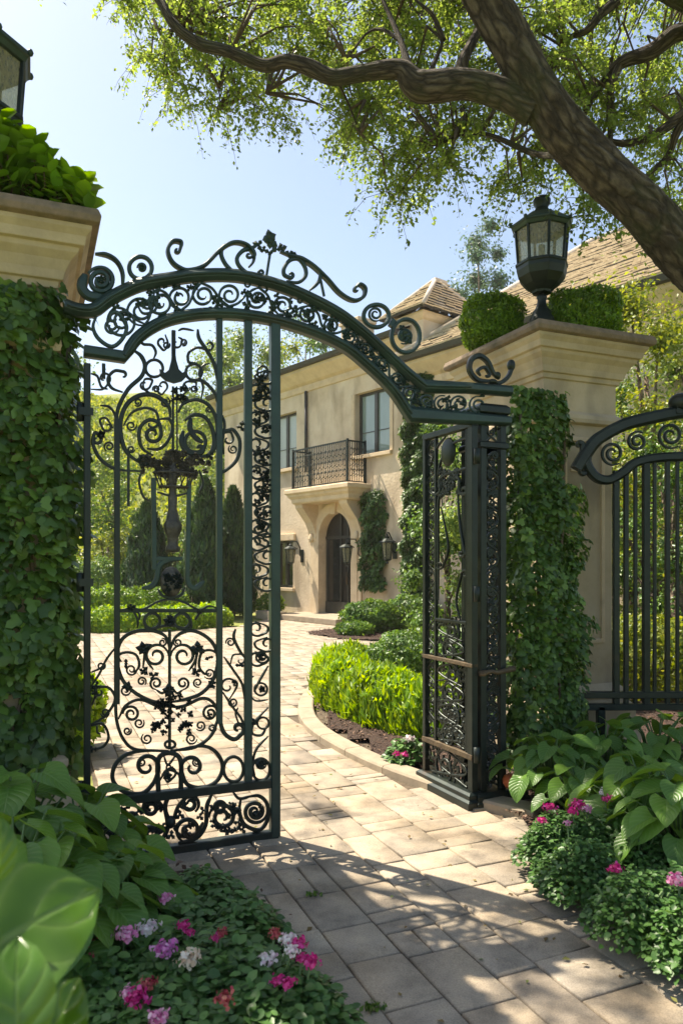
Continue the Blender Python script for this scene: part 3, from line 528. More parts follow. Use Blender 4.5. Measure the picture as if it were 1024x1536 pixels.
for (x, y, r, s_) in ((430, 700, 20, 1), (500, 690, 18, -1), (300, 790, 20, 1), (395, 650, 14, 1), (540, 650, 14, -1), (435, 480, 14, 1), (500, 470, 14, -1), (325, 700, 16, -1), (215, 870, 20, 1), (690, 880, 18, -1), (300, 880, 14, 1), (600, 730, 14, 1)):
    L.spiral((x, y), r, random.uniform(0, 6), 1.5, s_, w=.01, h=.014, T=T1, name='tendril')
# bottom panel scrolls
for (x, y, r, a0, tn, s_) in ((775, 1120, 46, 0, 1.9, 1), (650, 1140, 52, PI, 1.7, 1), (525, 1090, 36, 1, 1.7, -1), (520, 1190, 50, 2, 1.5, 1), (375, 1105, 34, 0, 1.8, -1), (375, 1205, 34, 1, 1.8, 1), (300, 1150, 34, 3, 1.7, -1), (640, 1105, 26, 0, 1.6, -1), (215, 1130, 44, 2, 1.8, 1), (200, 1215, 40, 0, 1.7, -1)):
    L.spiral((x, y), r, a0, tn, s_, w=.022, h=.024, T=T2, name='scroll')
S2([(450, 1050), (430, 1100), (440, 1180), (410, 1240)], .024); S2([(520, 1055), (480, 1100), (460, 1160)], .02); S2([(610, 1050), (590, 1100), (585, 1170), (550, 1220), (480, 1240)], .024); S2([(390, 1060), (420, 1100), (445, 1140)], .018); S2([(720, 1070), (715, 1120), (735, 1170), (790, 1190), (822, 1150), (820, 1090), (790, 1060), (750, 1062)], .022); S2([(690, 1045), (715, 1070), (760, 1060)], .016); S2([(640, 1195), (700, 1190), (730, 1150)], .018); S2([(300, 1240), (350, 1235), (410, 1200), (440, 1180)], .018); S2([(470, 1195), (500, 1215), (550, 1200), (575, 1160)], .02)
b = MB(); c = L.c((450, 1160), T2); b.ball(c, .03, .03, .036, 14); b.ball(L.c((775, 1128), T2), .018, .02, .018)
for q in range(46): L.sprig(b, (random.uniform(200, 820), random.uniform(1075, 1215)), random.uniform(.02, .035), 3, T=T2)
b.build('cast_leaves', L.mat, L.o)
# ---------------------------------------------------------------- gate post column on the right
PO = Iron('gate_post', GATE, GATE.uz(721, 1215)[0], M['iron'], 'square black openwork iron gate post with heavy plinth beside the ivy column', 'gate post')
pw = GATE.uz(759, 1200)[0]-PO.u0; pd = .2; top = 2.66
for (x0, y0) in ((0, 0), (pw-.045, 0), (0, pd), (pw-.045, pd)):
    MB().box(x0, x0+.045, y0, y0+.045, .09, top-.06).build('post', PO.mat if y0 or x0 else M['iron'], PO.o, bevel=.004)
MB().ringprof(-.035, pw+.12, -.035, pd+.1, [(.03, 0), (.03, .035), (.02, .045), (.02, .075), (0, .095)]).build('plinth', PO.mat, PO.o, bevel=.003)
MB().ringprof(0, pw, 0, pd+.045, [(.0, top-.075), (.02, top-.06), (.02, top-.02), (0, top)]).build('cap', PO.mat, PO.o, bevel=.003)
MB().ringprof(0, pw, 0, pd+.045, [(.0, top-.3), (.012, top-.29), (.012, top-.26), (0, top-.25)], cap=False).build('collar', PO.mat, PO.o)
def vine_fill(o, mat, x0, x1, z0, z1, y, cell, w=.011, axis=0, leaf=.02, n_leaf=3, name='vine_panel'):
    mb = MB(); n = max(1, round((z1-z0)/cell)); ch = (z1-z0)/n; c = (x0+x1)/2; hw = (x1-x0)/2
    def P(a, z): return (a, y, z) if axis == 0 else (y, a, z)
    nn = (0, 1, 0) if axis == 0 else (1, 0, 0)
    for i in range(n):
        s_ = 1 if i % 2 else -1; z = z0+i*ch
        p = trace([(c-s_*hw*.75, z), (c+s_*hw*.7, z+ch*.35), (c+s_*hw*.8, z+ch*.7), (c, z+ch*1.0)], None, (hw*.5, 1.5, s_), 5); p = [P(q.x, q.y) for q in p]
        mb.sweep(p, RECT(w, w*1.3, .2), nn)
        q = trace([(c+s_*hw*.9, z), (c-s_*hw*.2, z+ch*.3)], None, (hw*.38, 1.2, -s_), 5); mb.sweep([P(t.x, t.y) for t in q], RECT(w*.8, w, .2), nn)
        for k in range(n_leaf):
            cc = (random.uniform(x0, x1), random.uniform(z, z+ch)); a0 = random.uniform(0, 6)
            for m_ in range(3):
                a = a0+m_*2.1; L_ = leaf*random.uniform(.8, 1.3); d = (math.cos(a), math.sin(a)); q_ = (-d[1], d[0])
                pts = [P(cc[0], cc[1]), P(cc[0]+d[0]*L_*.5+q_[0]*L_*.3, cc[1]+d[1]*L_*.5+q_[1]*L_*.3), P(cc[0]+d[0]*L_, cc[1]+d[1]*L_), P(cc[0]+d[0]*L_*.5-q_[0]*L_*.3, cc[1]+d[1]*L_*.5-q_[1]*L_*.3)]
                off = Vector(nn)*.006; A_ = [Vector(t)-off*(1.6 if i_ in (0, 2) else .6) for i_, t in enumerate(pts)]; B_ = [Vector(t)+off for t in pts]
                mb.add(A_+B_, [(0, 1, 2, 3), (7, 6, 5, 4), (0, 4, 5, 1), (1, 5, 6, 2), (2, 6, 7, 3), (3, 7, 4, 0)])
    return mb.build(name, mat, o)
vine_fill(PO.o, PO.mat, .05, pw-.05, .12, top-.32, .02, .13, .014, n_leaf=8, leaf=.026)
vine_fill(PO.o, PO.mat, .05, pw-.05, top-.25, top-.08, .02, .17, .013)
vine_fill(PO.o, PO.mat, .05, pd-.005, .12, top-.32, .02, .17, .012, axis=1)
vine_fill(PO.o, PO.mat, .05, pd-.005, .12, top-.32, pw-.02, .17, .012, axis=1)
zz = PO.pl.uz(742, 1008)[1]
lt = MB(); lt.tube([(-.03, -.03, zz), (.06, -.035, zz+.012), (.1, -.04, zz+.002), (pw+.04, -.03, zz+.02)], .016, 8, scale=[1.2, .8, .9, 1.3]); lt.ball((.0, -.03, zz+.002), .02, .03, .02); lt.build('latch_bar', M['rust'], PO.o)
# ---------------------------------------------------------------- right gate leaf (open)
RP = Plane(.872, 4.80, -.264, .55)
R = Iron('gate_leaf', RP, 0.0, M['iron'], 'narrow right gate leaf standing open, turned edge on beside the iron post', 'gate')
wl = RP.uz(637, 1170)[0]
zt = RP.uz(637, 657)[1]
for x, w in ((.0, .05), (wl-.035, .035)):
    MB().box(x, x+w, -.022, .022, .1, zt).build('stile', R.mat, R.o, bevel=.003)
x1 = RP.uz(701, 900)[0]; x2 = RP.uz(654, 900)[0]
for x, w in ((x1-.017, .03), (x2-.01, .022), (.075, .012)):
    MB().box(x, x+w, -.012, .012, .34, zt-.02).build('bar', R.mat, R.o, bevel=.002)
def rail(z, h, d, mat=None, x0=-.0, x1_=None):
    MB().box(x0, x1_ or wl, -d/2, d/2, z-h/2, z+h/2).build('rail', mat or R.mat, R.o, bevel=.003)
rail(zt-.0, .04, .05); rail(RP.uz(670, 990)[1], .026, .05, M['rust']); rail(RP.uz(670, 1120)[1], .036, .054, M['rust']); rail(RP.uz(680, 932)[1], .02, .03, None, x1, x2)
MB().ringprof(-.02, wl+.03, -.06, .06, [(.02, 0), (.02, .045), (0, .06), (0, .085), (-.02, .1)]).build('bottom_rail', R.mat, R.o, bevel=.003)
zb = RP.uz(670, 1120)[1]; zm = RP.uz(670, 990)[1]; zc = RP.uz(680, 932)[1]
vine_fill(R.o, R.mat, .06, wl-.04, .11, zb-.03, 0, .14, .016, n_leaf=22, leaf=.04, name='acanthus_panel')
vine_fill(R.o, R.mat, x1+.02, x2-.01, zb+.03, zm-.02, .0, .14, .014, n_leaf=14, leaf=.035); vine_fill(R.o, R.mat, x2+.01, wl-.04, zb+.03, zt-.04, 0, .13, .009, n_leaf=1, leaf=.015)
vine_fill(R.o, R.mat, x1+.02, x2-.01, zm+.02, zc, .0, .13, .014, n_leaf=12, leaf=.035)
vine_fill(R.o, R.mat, .055, x1-.02, .4, zt-.05, .0, .15, .009, n_leaf=1, leaf=.015)
mb = MB(); cc = RP.uz(672, 678); mb.ball((cc[0], 0, cc[1]), .085, .025, .1, 18); mb.build('medallion', R.mat, R.o)
for (q, e) in (((660, 735), (18, .9, 1)), ((688, 735), (18, .9, -1))):
    R.scroll([(672, 705), (q[0], 718), q], .022, .022, end=(7, 1.1, e[2]))
R.scroll([(655, 720), (662, 690), (680, 665), (706, 655)], .018, .02); R.scroll([(706, 700), (690, 705), (668, 712), (654, 725)], .016, .02); R.scroll([(645, 700), (655, 672), (668, 655)], .016, .02)
R.scroll([(657, 900), (657, 760), (664, 740)], .02, .02, name='strut'); R.scroll([(686, 740), (690, 790), (697, 830)], .02, .02, end=(5, 1, 1)); R.scroll([(661, 760), (672, 820), (664, 850)], .014, .018, end=(6, 1.2, 1)); R.scroll([(692, 860), (684, 900), (690, 930)], .014, .018, start=(6, 1.2, 1))
mb = MB()
for q in range(26): R.sprig(mb, (672+random.uniform(-16, 16), 720+random.uniform(-14, 22)), .035, 4)
for q in range(26): R.sprig(mb, (random.uniform(660, 696), random.uniform(1060, 1120)), .045, 4)
mb.build('cast_leaves', R.mat, R.o)
for z_ in (.35, 1.4, 2.3):
    MB().tube([(-.02, .0, z_-.05), (-.02, .0, z_+.05)], .022, 10).build('hinge', R.mat, R.o)
# ---------------------------------------------------------------- fence on the far right
FP = Plane(1.75, 5.62, 1, .0)
K = Iron('iron_fence', FP, 0.0, M['iron'], 'iron railing fence with thick curling top rail right of the stone pillar', 'fence')
K.scroll([(864, 704), (872, 690), (881, 676), (890, 664), (903, 654), (936, 637), (975, 627), (1024, 618), (1100, 612), (1180, 612)], .095, .08, name='top_rail', seg=8, taper=False)
K.scroll([(881, 676), (879, 695), (892, 715), (912, 720), (934, 708), (952, 694), (985, 687), (1024, 685), (1100, 684), (1180, 684)], .07, .07, name='top_rail', seg=8, taper=False)
K.scroll([(873, 668), (873, 690), (870, 706)], .04, .05, name='end_curl', start=(5, .7, -1), end=(5, .7, -1))
for (x, y, r, s_) in ((918, 680, 18, 1), (955, 662, 15, -1), (1005, 653, 20, 1), (1060, 650, 20, -1), (1110, 650, 20, 1)):
    K.spiral((x, y), r, s_, 1.8, s_, w=.022, h=.03)
for (x, w) in ((923, .045), (938, .034), (952, .026), (968, .05), (981, .024), (1000, .034), (1015, .024), (1030, .05), (1046, .03), (1062, .03), (1078, .05), (1095, .03), (1112, .03), (1130, .05), (1148, .03), (1166, .03)):
    K.bar((x, 706 if x < 945 else 692), (x, 1062), w, w, name='bar')
K.bar((875, 1042), (1180, 1042), .05, .06, name='rail'); K.bar((875, 1060), (1180, 1060), .05, .06, name='rail')
mb = MB(); mb.ball(K.c((1020, 604)), .09, .09, .075, 16); mb.box(K.c((1020, 604)).x-.05, K.c((1020, 604)).x+.05, -.05, .05, K.c((1020, 618)).z-.02, K.c((1020, 608)).z); mb.build('finial', K.mat, K.o)
K.bar((1178, 600), (1178, 1150), .08, .08, name='post'); K.bar((900, 1060), (900, 1130), .06, .06, name='post')
# ================================================================ STONE PILLARS
TH = math.atan(.42); D1 = Vector((math.cos(TH), math.sin(TH), 0)); D2 = Vector((-math.sin(TH), math.cos(TH), 0))
def pillar(loc, x0, x1, y0, y1, label, panel):
    o = empty('stone_pillar', loc, TH, label, 'pillar')
    MB().ringprof(x0, x1, y0, y1, [(.16, -.05), (.16, .3), (.13, .32), (.13, .44), (.07, .5), (.09, .53), (.09, .56), (.02, .62)], cap=False).build('base', M['stone'], o, bevel=.006)
    MB().ringprof(x0, x1, y0, y1, [(0, .55), (0, 2.72)], cap=False).build('shaft', M['stone'], o, bevel=.006)
    MB().ringprof(x0, x1, y0, y1, [(0, 2.72), (.05, 2.73), (.06, 2.76), (.055, 2.79), (.02, 2.82), (.02, 3.06), (.04, 3.065), (.045, 3.1), (.065, 3.105), (.075, 3.15), (.1, 3.2), (.135, 3.235), (.14, 3.26), (.165, 3.265), (.175, 3.31), (.2, 3.34), (.2, 3.36)], cap=False).build('cornice', M['stone'], o, bevel=.004)
    MB().ringprof(x0, x1, y0, y1, [(.2, 3.36), (.235, 3.37), (.245, 3.4), (.23, 3.44), (-.05, 3.5)]).build('cap', M['capstone'], o, bevel=.006)
    for (ax, p0, p1) in panel:
        f = MB(); za, zb_ = .95, 2.62; w = .035
        def bx(a0, a1, z0, z1, d0=0, d1=.018):
            if ax == 'front': f.box(a0, a1, y0-d1, y0-d0+.004, z0, z1)
            else: f.box(x1-.004, x1+d1, a0, a1, z0, z1)
        bx(p0, p0+w, za, zb_); bx(p1-w, p1, za, zb_); bx(p0+w, p1-w, zb_-w, zb_); bx(p0+w, p1-w, za, za+w); bx(p0+w+.04, p1-w-.04, zb_-.28, zb_-.255, 0, .012)
        f.build('panel_moulding', M['trim'], o, bevel=.004)
    return o
RC = Vector((1.6, 5.8, 0)); LC = Vector((-1.56, 3.93, 0))
pillar(RC, 0, .69, 0, .9, 'tall beige stone pillar right of the gate with a broad moulded cap', [('front', .18, .6)])
pillar(LC, -1.0, 0, 0, 1.0, 'beige stone pillar cut by the left edge, bushy planting on its cap', [])
# ================================================================ LANTERNS ON THE PILLARS
M['glass'] = None
def glassmat():
    m, nt, nd, lk = new_mat('seeded_lantern_glass'); out = nd.new('ShaderNodeOutputMaterial'); b = nd.new('ShaderNodeBsdfPrincipled'); t = nd.new('ShaderNodeBsdfTransparent'); mx = nd.new('ShaderNodeMixShader')
    n = nd.new('ShaderNodeTexNoise'); n.inputs['Scale'].default_value = 9; r = ramp(nd, [(.35, (.3, .3, .24)), (.6, (.5, .45, .28)), (.75, (.6, .6, .5))]); lk.new(n.outputs[0], r.inputs[0]); lk.new(r.outputs[0], b.inputs['Base Color'])
    b.inputs['Roughness'].default_value = .12; t.inputs[0].default_value = (.7, .72, .62, 1); mx.inputs[0].default_value = .45
    lk.new(t.outputs[0], mx.inputs[1]); lk.new(b.outputs[0], mx.inputs[2]); lk.new(mx.outputs[0], out.inputs[0]); return m
M['glass'] = glassmat()
def lantern(loc, rot, label, s=1.0, group='lanterns on the gate pillars'):
    o = empty('pillar_lantern', loc, rot, label, 'lantern', group); K6 = 8
    def lz(p, k=K6, sm=False, nm='x', mat=M['iron'], bev=.003):
        return MB().lathe([(r*s, z*s) for r, z in p], k, smooth=sm, rot=PI/K6).build(nm, mat, o, bevel=bev)
    lz([(.135, 0), (.135, .03), (.11, .05), (.1, .1), (.085, .12), (.075, .16), (.055, .18), (.04, .22), (.035, .26), (.045, .28), (.03, .3)], 24, True, 'base', bev=0)
    lz([(.03, .3), (.08, .31), (.085, .33), (.15, .38), (.2, .44), (.215, .5), (.215, .53), (.225, .535), (.225, .555), (.2, .565)], nm='bowl')
    for i in range(K6):
        a = 2*PI*i/K6+PI/K6; r0, r1 = .2*s, .222*s
        MB().sweep([(r0*math.cos(a), r0*math.sin(a), .55*s), (r1*math.cos(a), r1*math.sin(a), .84*s)], RECT(.02*s, .02*s, .1), (math.cos(a), math.sin(a), 0)).build('glazing_bar', M['iron'], o)
        b_ = 2*PI*(i+1)/K6+PI/K6; q = .97
        MB().add([(r0*q*math.cos(a), r0*q*math.sin(a), .555*s), (r0*q*math.cos(b_), r0*q*math.sin(b_), .555*s), (r1*q*math.cos(b_), r1*q*math.sin(b_), .84*s), (r1*q*math.cos(a), r1*q*math.sin(a), .84*s)], [(0, 1, 2, 3)]).build('glass_panel', M['glass'], o)
    lz([(.2, .83), (.235, .835), (.25, .86), (.262, .865), (.262, .885), (.235, .9), (.16, .955), (.1, .98), (.085, .985)], nm='roof', mat=M['green_iron'])
    for i in range(K6):
        a = 2*PI*i/K6+PI/K6; MB().ball((.262*s*math.cos(a), .262*s*math.sin(a), .885*s), .016*s, .016*s, .02*s, 8).build('roof_knob', M['green_iron'], o)
    lz([(.07, .98), (.075, 1.0), (.06, 1.02), (.05, 1.04), (.07, 1.07), (.075, 1.1), (.06, 1.125), (.02, 1.135)], 20, True, 'finial', bev=0)
    MB().lathe([(.028*s, .55*s), (.028*s, .72*s), (.01, .73*s)], 10).build('candle', M['curtain'], o)
    return o
lantern(Vector((1.63, 5.98, 3.5)), TH, 'dark octagonal glazed lantern on the right pillar between two clipped box balls', .96)
lantern(Vector((-2.02, 4.1, 3.5)), TH, 'dark lantern at the top left corner of the photo, rising from pillar planting', 1.08)
# ================================================================ HOUSE   (frame: x along facade, y into the house, z up)
H = empty('stone_villa', HOUSE.w(0, 0), HOUSE.rot, 'beige stucco two storey villa with tiled roof, arched door and balcony', 'house')
WL, WR, EZ, EZ2, DEP = -6.2, 12.0, 7.3, 6.55, 9.0
def wall_with_holes(x0, x1, z0, z1, holes, th=.32):
    """front wall slab (y 0..th) with rectangular holes and an arched door hole"""
    mb = MB(); xs = sorted(set([x0, x1]+[h[0] for h in holes]+[h[1] for h in holes])); zs = sorted(set([z0, z1]+[h[2] for h in holes]+[h[3] for h in holes]))
    for i in range(len(xs)-1):
        for j in range(len(zs)-1):
            cx_, cz = (xs[i]+xs[i+1])/2, (zs[j]+zs[j+1])/2
            if any(h[0] < cx_ < h[1] and h[2] < cz < h[3] for h in holes): continue
            mb.add([(xs[i], 0, zs[j]), (xs[i+1], 0, zs[j]), (xs[i+1], 0, zs[j+1]), (xs[i], 0, zs[j+1])], [(0, 1, 2, 3)])
    for (a, b, c, d) in holes:
        mb.add([(a, 0, c), (b, 0, c), (b, 0, d), (a, 0, d), (a, th, c), (b, th, c), (b, th, d), (a, th, d)], [(0, 4, 5, 1), (1, 5, 6, 2), (2, 6, 7, 3), (3, 7, 4, 0)])
    return mb
holes = [(-1.01, .99, .16, 3.33), (.84, 2.22, 4.52, 6.22), (-3.3, -1.92, 4.52, 6.22), (-3.2, -2.1, .85, 2.3)]
mb = wall_with_holes(WL, 2.9, -.1, EZ, holes)
# arch spandrel above the door opening is filled by the surround; side and back walls
mb.add([(WL, 0, -.1), (WL, DEP, -.1), (WL, DEP, EZ), (WL, 0, EZ)], [(0, 1, 2, 3)])
mb.add([(2.9, 0, -.1), (WR, 0, -.1), (WR, 0, EZ2), (2.9, 0, EZ2), (WR, DEP, -.1), (WR, DEP, EZ2), (WL, DEP, -.1), (WL, DEP, EZ2), (2.9, 2.2, EZ2), (2.9, 2.2, EZ), (2.9, 0, EZ)], [(0, 1, 2, 3), (1, 4, 5, 2), (4, 6, 7, 5), (3, 8, 9, 10)])
mb.build('wall', M['stucco'], H, normals=False)
def prof_x(name, x0, x1, prof, mat, bevel=0):
    mb = MB(); k = len(prof); mb.add([(x0, y, z) for y, z in prof]+[(x1, y, z) for y, z in prof], [tuple(range(k)), tuple(reversed(range(k, 2*k)))]+[(i, (i+1) % k, (i+1) % k+k, i+k) for i in range(k)])
    return mb.build(name, mat, H, bevel=bevel)
def eaves(x0, x1, z):
    prof_x('cornice', x0, x1, [(.02, z-.62), (-.04, z-.6), (-.06, z-.5), (-.05, z-.42), (-.14, z-.36), (-.3, z-.18), (-.38, z-.1), (-.38, z-.02), (.02, z-.02)], M['trim'])
    prof_x('gutter', x0-.03, x1, [(-.38, z-.02), (-.5, z-.01), (-.54, z+.1), (-.5, z+.12), (-.36, z+.07), (-.36, z)], M['gutter'])
eaves(WL-.4, 2.95, EZ); eaves(2.97, WR+.4, EZ2)
def courses(name, quads, n, lift, mat, nx=1):
    """stepped roof courses; each quad = eave A,B and top C,D (A->D, B->C)"""
    mb = MB(); dk = MB()
    for (A_, B_, C_, D_) in quads:
        A_, B_, C_, D_ = map(Vector, (A_, B_, C_, D_)); nrm = (B_-A_).cross(D_-A_).normalized()
        if nrm.z < 0: nrm = -nrm
        for i in range(n):
            t0, t1 = i/n, (i+1.18)/n; t1 = min(t1, 1.0)
            a, b, c, d = A_.lerp(D_, t0), B_.lerp(C_, t0), B_.lerp(C_, t1), A_.lerp(D_, t1); L_ = (b-a).length; m_ = max(1, int(L_/.3)) if nx else 1
            for k in range(m_):
                s0, s1 = k/m_, (k+1)/m_; e = lift*random.uniform(.75, 1.25); e2 = e+random.uniform(-.006, .006)
                p, q, r, s_ = a.lerp(b, s0), a.lerp(b, s1), d.lerp(c, s1), d.lerp(c, s0)
                mb.add([p+nrm*e, q+nrm*e2, r+nrm*.003, s_+nrm*.003, p-nrm*.02, q-nrm*.02], [(0, 1, 2, 3), (4, 5, 1, 0)])
                dk.add([p-nrm*.02-(s_-p).normalized()*.004, q-nrm*.02-(s_-p).normalized()*.004, q+nrm*e2*.62-(s_-p).normalized()*.004, p+nrm*e*.62-(s_-p).normalized()*.004], [(0, 1, 2, 3)])  # dark strip along each course edge, painting in the shadow line between tiles
    r_ = mb.build(name, mat, H, normals=False); dk.build('tile_shadow_line', M['gutter'], r_, normals=False); return r_
ez = EZ+.06; rz_ = 8.95
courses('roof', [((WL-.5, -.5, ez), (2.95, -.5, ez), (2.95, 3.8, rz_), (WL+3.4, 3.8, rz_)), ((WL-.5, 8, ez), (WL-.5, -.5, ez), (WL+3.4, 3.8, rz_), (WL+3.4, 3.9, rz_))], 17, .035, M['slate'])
MB().tube([(WL+3.4, 3.8, rz_+.02), (2.95, 3.8, rz_+.02)], .09, 8).build('ridge', M['slate'], H)
e2 = EZ2+.06; r2 = 10.0
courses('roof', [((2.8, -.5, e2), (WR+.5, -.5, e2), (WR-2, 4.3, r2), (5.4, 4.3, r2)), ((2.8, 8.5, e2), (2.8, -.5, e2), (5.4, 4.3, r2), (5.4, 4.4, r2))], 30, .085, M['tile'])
MB().tube([(2.8, -.5, e2+.05), (5.4, 4.3, r2+.04)], .1, 8).build('hip_ridge', M['ridge'], H); MB().tube([(5.4, 4.3, r2+.04), (WR-2, 4.3, r2+.04)], .09, 8).build('ridge', M['slate'], H)
# stair turret / dormer with hipped tile roof
dx0, dx1, dy0, dy1, dz = 2.28, 3.34, .08, 2.4, 7.85
MB().box(dx0, dx1, dy0, dy1, 6.3, dz).build('dormer', M['stucco'], H)
MB().ringprof(dx0, dx1, dy0, dy1, [(.0, dz-.2), (.05, dz-.16), (.1, dz-.06), (.1, dz)]).build('dormer_cornice', M['trim'], H)
ox = .25; ap = (2.78, 1.1, 9.0); ap2 = (2.8, 1.4, 9.0)
c4 = [(dx0-ox, dy0-ox, dz+.02), (dx1+ox, dy0-ox, dz+.02), (dx1+ox, dy1+ox, dz+.02), (dx0-ox, dy1+ox, dz+.02)]
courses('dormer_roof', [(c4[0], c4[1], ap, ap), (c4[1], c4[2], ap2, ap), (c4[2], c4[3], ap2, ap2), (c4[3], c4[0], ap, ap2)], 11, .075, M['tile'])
for c_ in c4: MB().tube([Vector(c_)+Vector((0, 0, .04)), Vector(ap)+Vector((0, 0, .04))], .06, 7).build('hip_ridge', M['ridge'], H)
MB().box(2.7, 2.88, 1.02, 1.48, 8.95, 9.07).build('roof_cap', M['ridge'], H, bevel=.03)
ch = MB(); ch.box(-3.0, -2.1, 2.6, 3.3, 7.8, 9.7); ch.box(-3.06, -2.04, 2.54, 3.36, 9.55, 9.66); ch.build('chimney', M['trim'], H, bevel=.01)
# windows
def window(x0, x1, z0, z1, pane, low=False):
    f = MB(); y = .2
    f.box(x0, x1, y-.05, y+.02, z1-.07, z1); f.box(x0, x1, y-.05, y+.02, z0, z0+.07); f.box(x0, x0+.08, y-.05, y+.02, z0+.07, z1-.07); f.box(x1-.08, x1, y-.05, y+.02, z0+.07, z1-.07)
    xc = (x0+x1)/2; f.box(xc-.06, xc+.06, y-.06, y+.02, z0+.07, z1-.07)
    fr = f.build('window', M['frame'], H, bevel=.004)
    for a, b in ((x0+.08, xc-.06), (xc+.06, x1-.08)):
        MB().box(a, b, y-.012, y+.0, z0+.07, z1-.07).build('pane', pane, fr)
        if not low: MB().box(a, b, y-.03, y-.005, z0+.62*(1 if a < xc else 1.0), z0+.64).build('glazing_bar', M['frame'], fr)
    MB().box(x0-.1, x1+.1, -.09, .19, z0-.1, z0-.0).build('sill', M['trim'], fr, bevel=.01)
window(.84, 2.22, 4.52, 6.22, M['pane']); window(-3.3, -1.92, 4.52, 6.22, M['curtain']); window(-3.2, -2.1, .85, 2.3, M['darkpane'], True)
MB().box(-3.4, -1.95, -.08, .0, 2.3, 2.5).build('lintel', M['trim'], H, bevel=.01)
for x in (.84-.14, 2.22+.02): MB().box(x, x+.12, -.03, .0, 4.52, 6.22).build('window_surround', M['trim'], H, bevel=.008)
MB().tube([(-1.36, -.06, 4.3), (-1.36, -.06, 6.7)], .045, 8).build('downpipe', M['gutter'], H)
# arched door with surround
def arch_pts(r, zc, n=20, x=0, hw=None):
    return [(x-r*math.cos(PI*i/n), zc+r*math.sin(PI*i/n)) for i in range(n+1)]
xc, r0, zc = -.01, .73, 2.32
ring = [(xc-r0, .16)]+arch_pts(r0, zc, x=xc)+[(xc+r0, .16)]; r1 = r0+.27; ring2 = [(xc-r1, .16)]+arch_pts(r1, zc, x=xc)+[(xc+r1, .16)]
sm = MB()
for (ra, rb, ya, yb) in ((ring, ring2, -.07, .3),):
    n = len(ra); vs = [(x, ya, z) for x, z in ra]+[(x, ya, z) for x, z in rb]+[(x, yb, z) for x, z in ra]+[(x, yb, z) for x, z in rb]
    sm.add(vs, [(i, i+1, i+1+n, i+n) for i in range(n-1)]+[(i, i+2*n, i+1+2*n, i+1) for i in range(n-1)]+[(i+n, i+1+n, i+1+3*n, i+3*n) for i in range(n-1)])
sp = MB(); a_ = arch_pts(r1, zc, x=xc)
sp.add([(x, -.002, z) for x, z in a_]+[(x, -.002, 3.335) for x, z in a_], [(i, i+1, i+1+21, i+21) for i in range(20)]); sp.build('arch_spandrel', M['stucco'], H, normals=False)
sm.build('door_surround', M['trim'], H)
ks = MB(); ks.prism([(xc-.1, 2.98), (xc+.1, 2.98), (xc+.15, 3.34), (xc-.15, 3.34)], -.14, 0); ks.build('keystone', M['trim'], H, bevel=.01)
dp = MB(); pl = [(xc-r0, .16)]+arch_pts(r0, zc, x=xc)+[(xc+r0, .16)]; dp.prism(pl, .22, .27); door = dp.build('door', M['door'], H)
dd = MB()
for xx in (-.68, -.04, .28, .6): dd.box(xx, xx+.06, .17, .219, .18, 2.35 if abs(xx) > .5 else (3.03 if abs(xx) < .1 else 2.95))
dd.box(-.7, .68, .17, .219, 2.3, 2.38); dd.box(-.7, .68, .165, .219, .16, .5); dd.build('door_frame', M['frame'], door)
MB().box(-.6, -.06, .2, .216, .52, 2.28).build('glass_panel', M['darkpane'], door); MB().box(.36, .58, .2, .216, .52, 2.28).build('glass_panel', M['darkpane'], door)
MB().tube([(.3, .14, 1.0), (.3, .14, 1.35)], .018, 6).build('handle', M['rust'], door)
MB().box(-1.5, 1.5, -1.2, 0, 0, .16).build('step', M['curb'], H, bevel=.02)
# pilasters and corbels under the balcony
for x in (-1.02, 1.0):
    MB().box(x-.13, x+.13, -.05, 0, .16, 2.25).build('pilaster', M['trim'], H, bevel=.01)
    cb = MB(); cb.add([], [])
    pr = [(0, 2.2), (-.07, 2.22), (-.1, 2.32), (-.08, 2.42), (-.12, 2.56), (-.22, 2.78), (-.42, 3.02), (-.56, 3.2), (-.6, 3.36), (0, 3.36)]
    k = len(pr); cb.add([(x-.17, y, z) for y, z in pr]+[(x+.17, y, z) for y, z in pr], [tuple(range(k)), tuple(reversed(range(k, 2*k)))]+[(i, (i+1) % k, (i+1) % k+k, i+k) for i in range(k)])
    cb.build('corbel', M['trim'], H, bevel=.012)
    MB().ball((x, -.11, 2.36), .09, .05, .13, 10).build('corbel_scroll', M['trim'], H)
# balcony
MB().ringprof(-1.2, 1.3, -.62, 0.0, [(.0, 3.3), (.04, 3.34), (.05, 3.44), (.12, 3.5), (.14, 3.56), (.2, 3.6), (.2, 3.7), (.17, 3.72)]).build('balcony_slab', M['trim'], H, bevel=.006)
bal = MB(); z0, z1 = 3.76, 4.86; X0, X1, Y0 = -1.2, 1.28, -.64
bal.box(X0, X1, Y0-.02, Y0+.02, z1-.04, z1); bal.box(X0, X1, Y0-.012, Y0+.012, z0, z0+.03); bal.box(X1-.02, X1+.02, Y0, 0, z1-.04, z1-.001); bal.box(X1-.012, X1+.012, Y0, 0, z0, z0+.029); bal.box(X0-.02, X0+.02, Y0, 0, z1-.04, z1-.001); bal.box(X0-.012, X0+.012, Y0, 0, z0, z0+.029)
for (x, y) in ((X0, Y0), (X1, Y0), (X1, -.03), (X0, -.03)): bal.box(x-.025, x+.025, y-.025, y+.025, 3.72, z1+.03)
B_ = bal.build('balcony_railing', M['iron'], H)
for i in range(1, 30):
    x = X0+(X1-X0)*i/30; MB().box(x-.009, x+.009, Y0-.009, Y0+.009, z0+.03, z1-.04).build('baluster', M['iron'], B_)
for i in range(1, 8):
    y = Y0*i/8; MB().box(X1-.009, X1+.009, y-.009, y+.009, z0+.03, z1-.04).build('baluster', M['iron'], B_)
sc = MB()
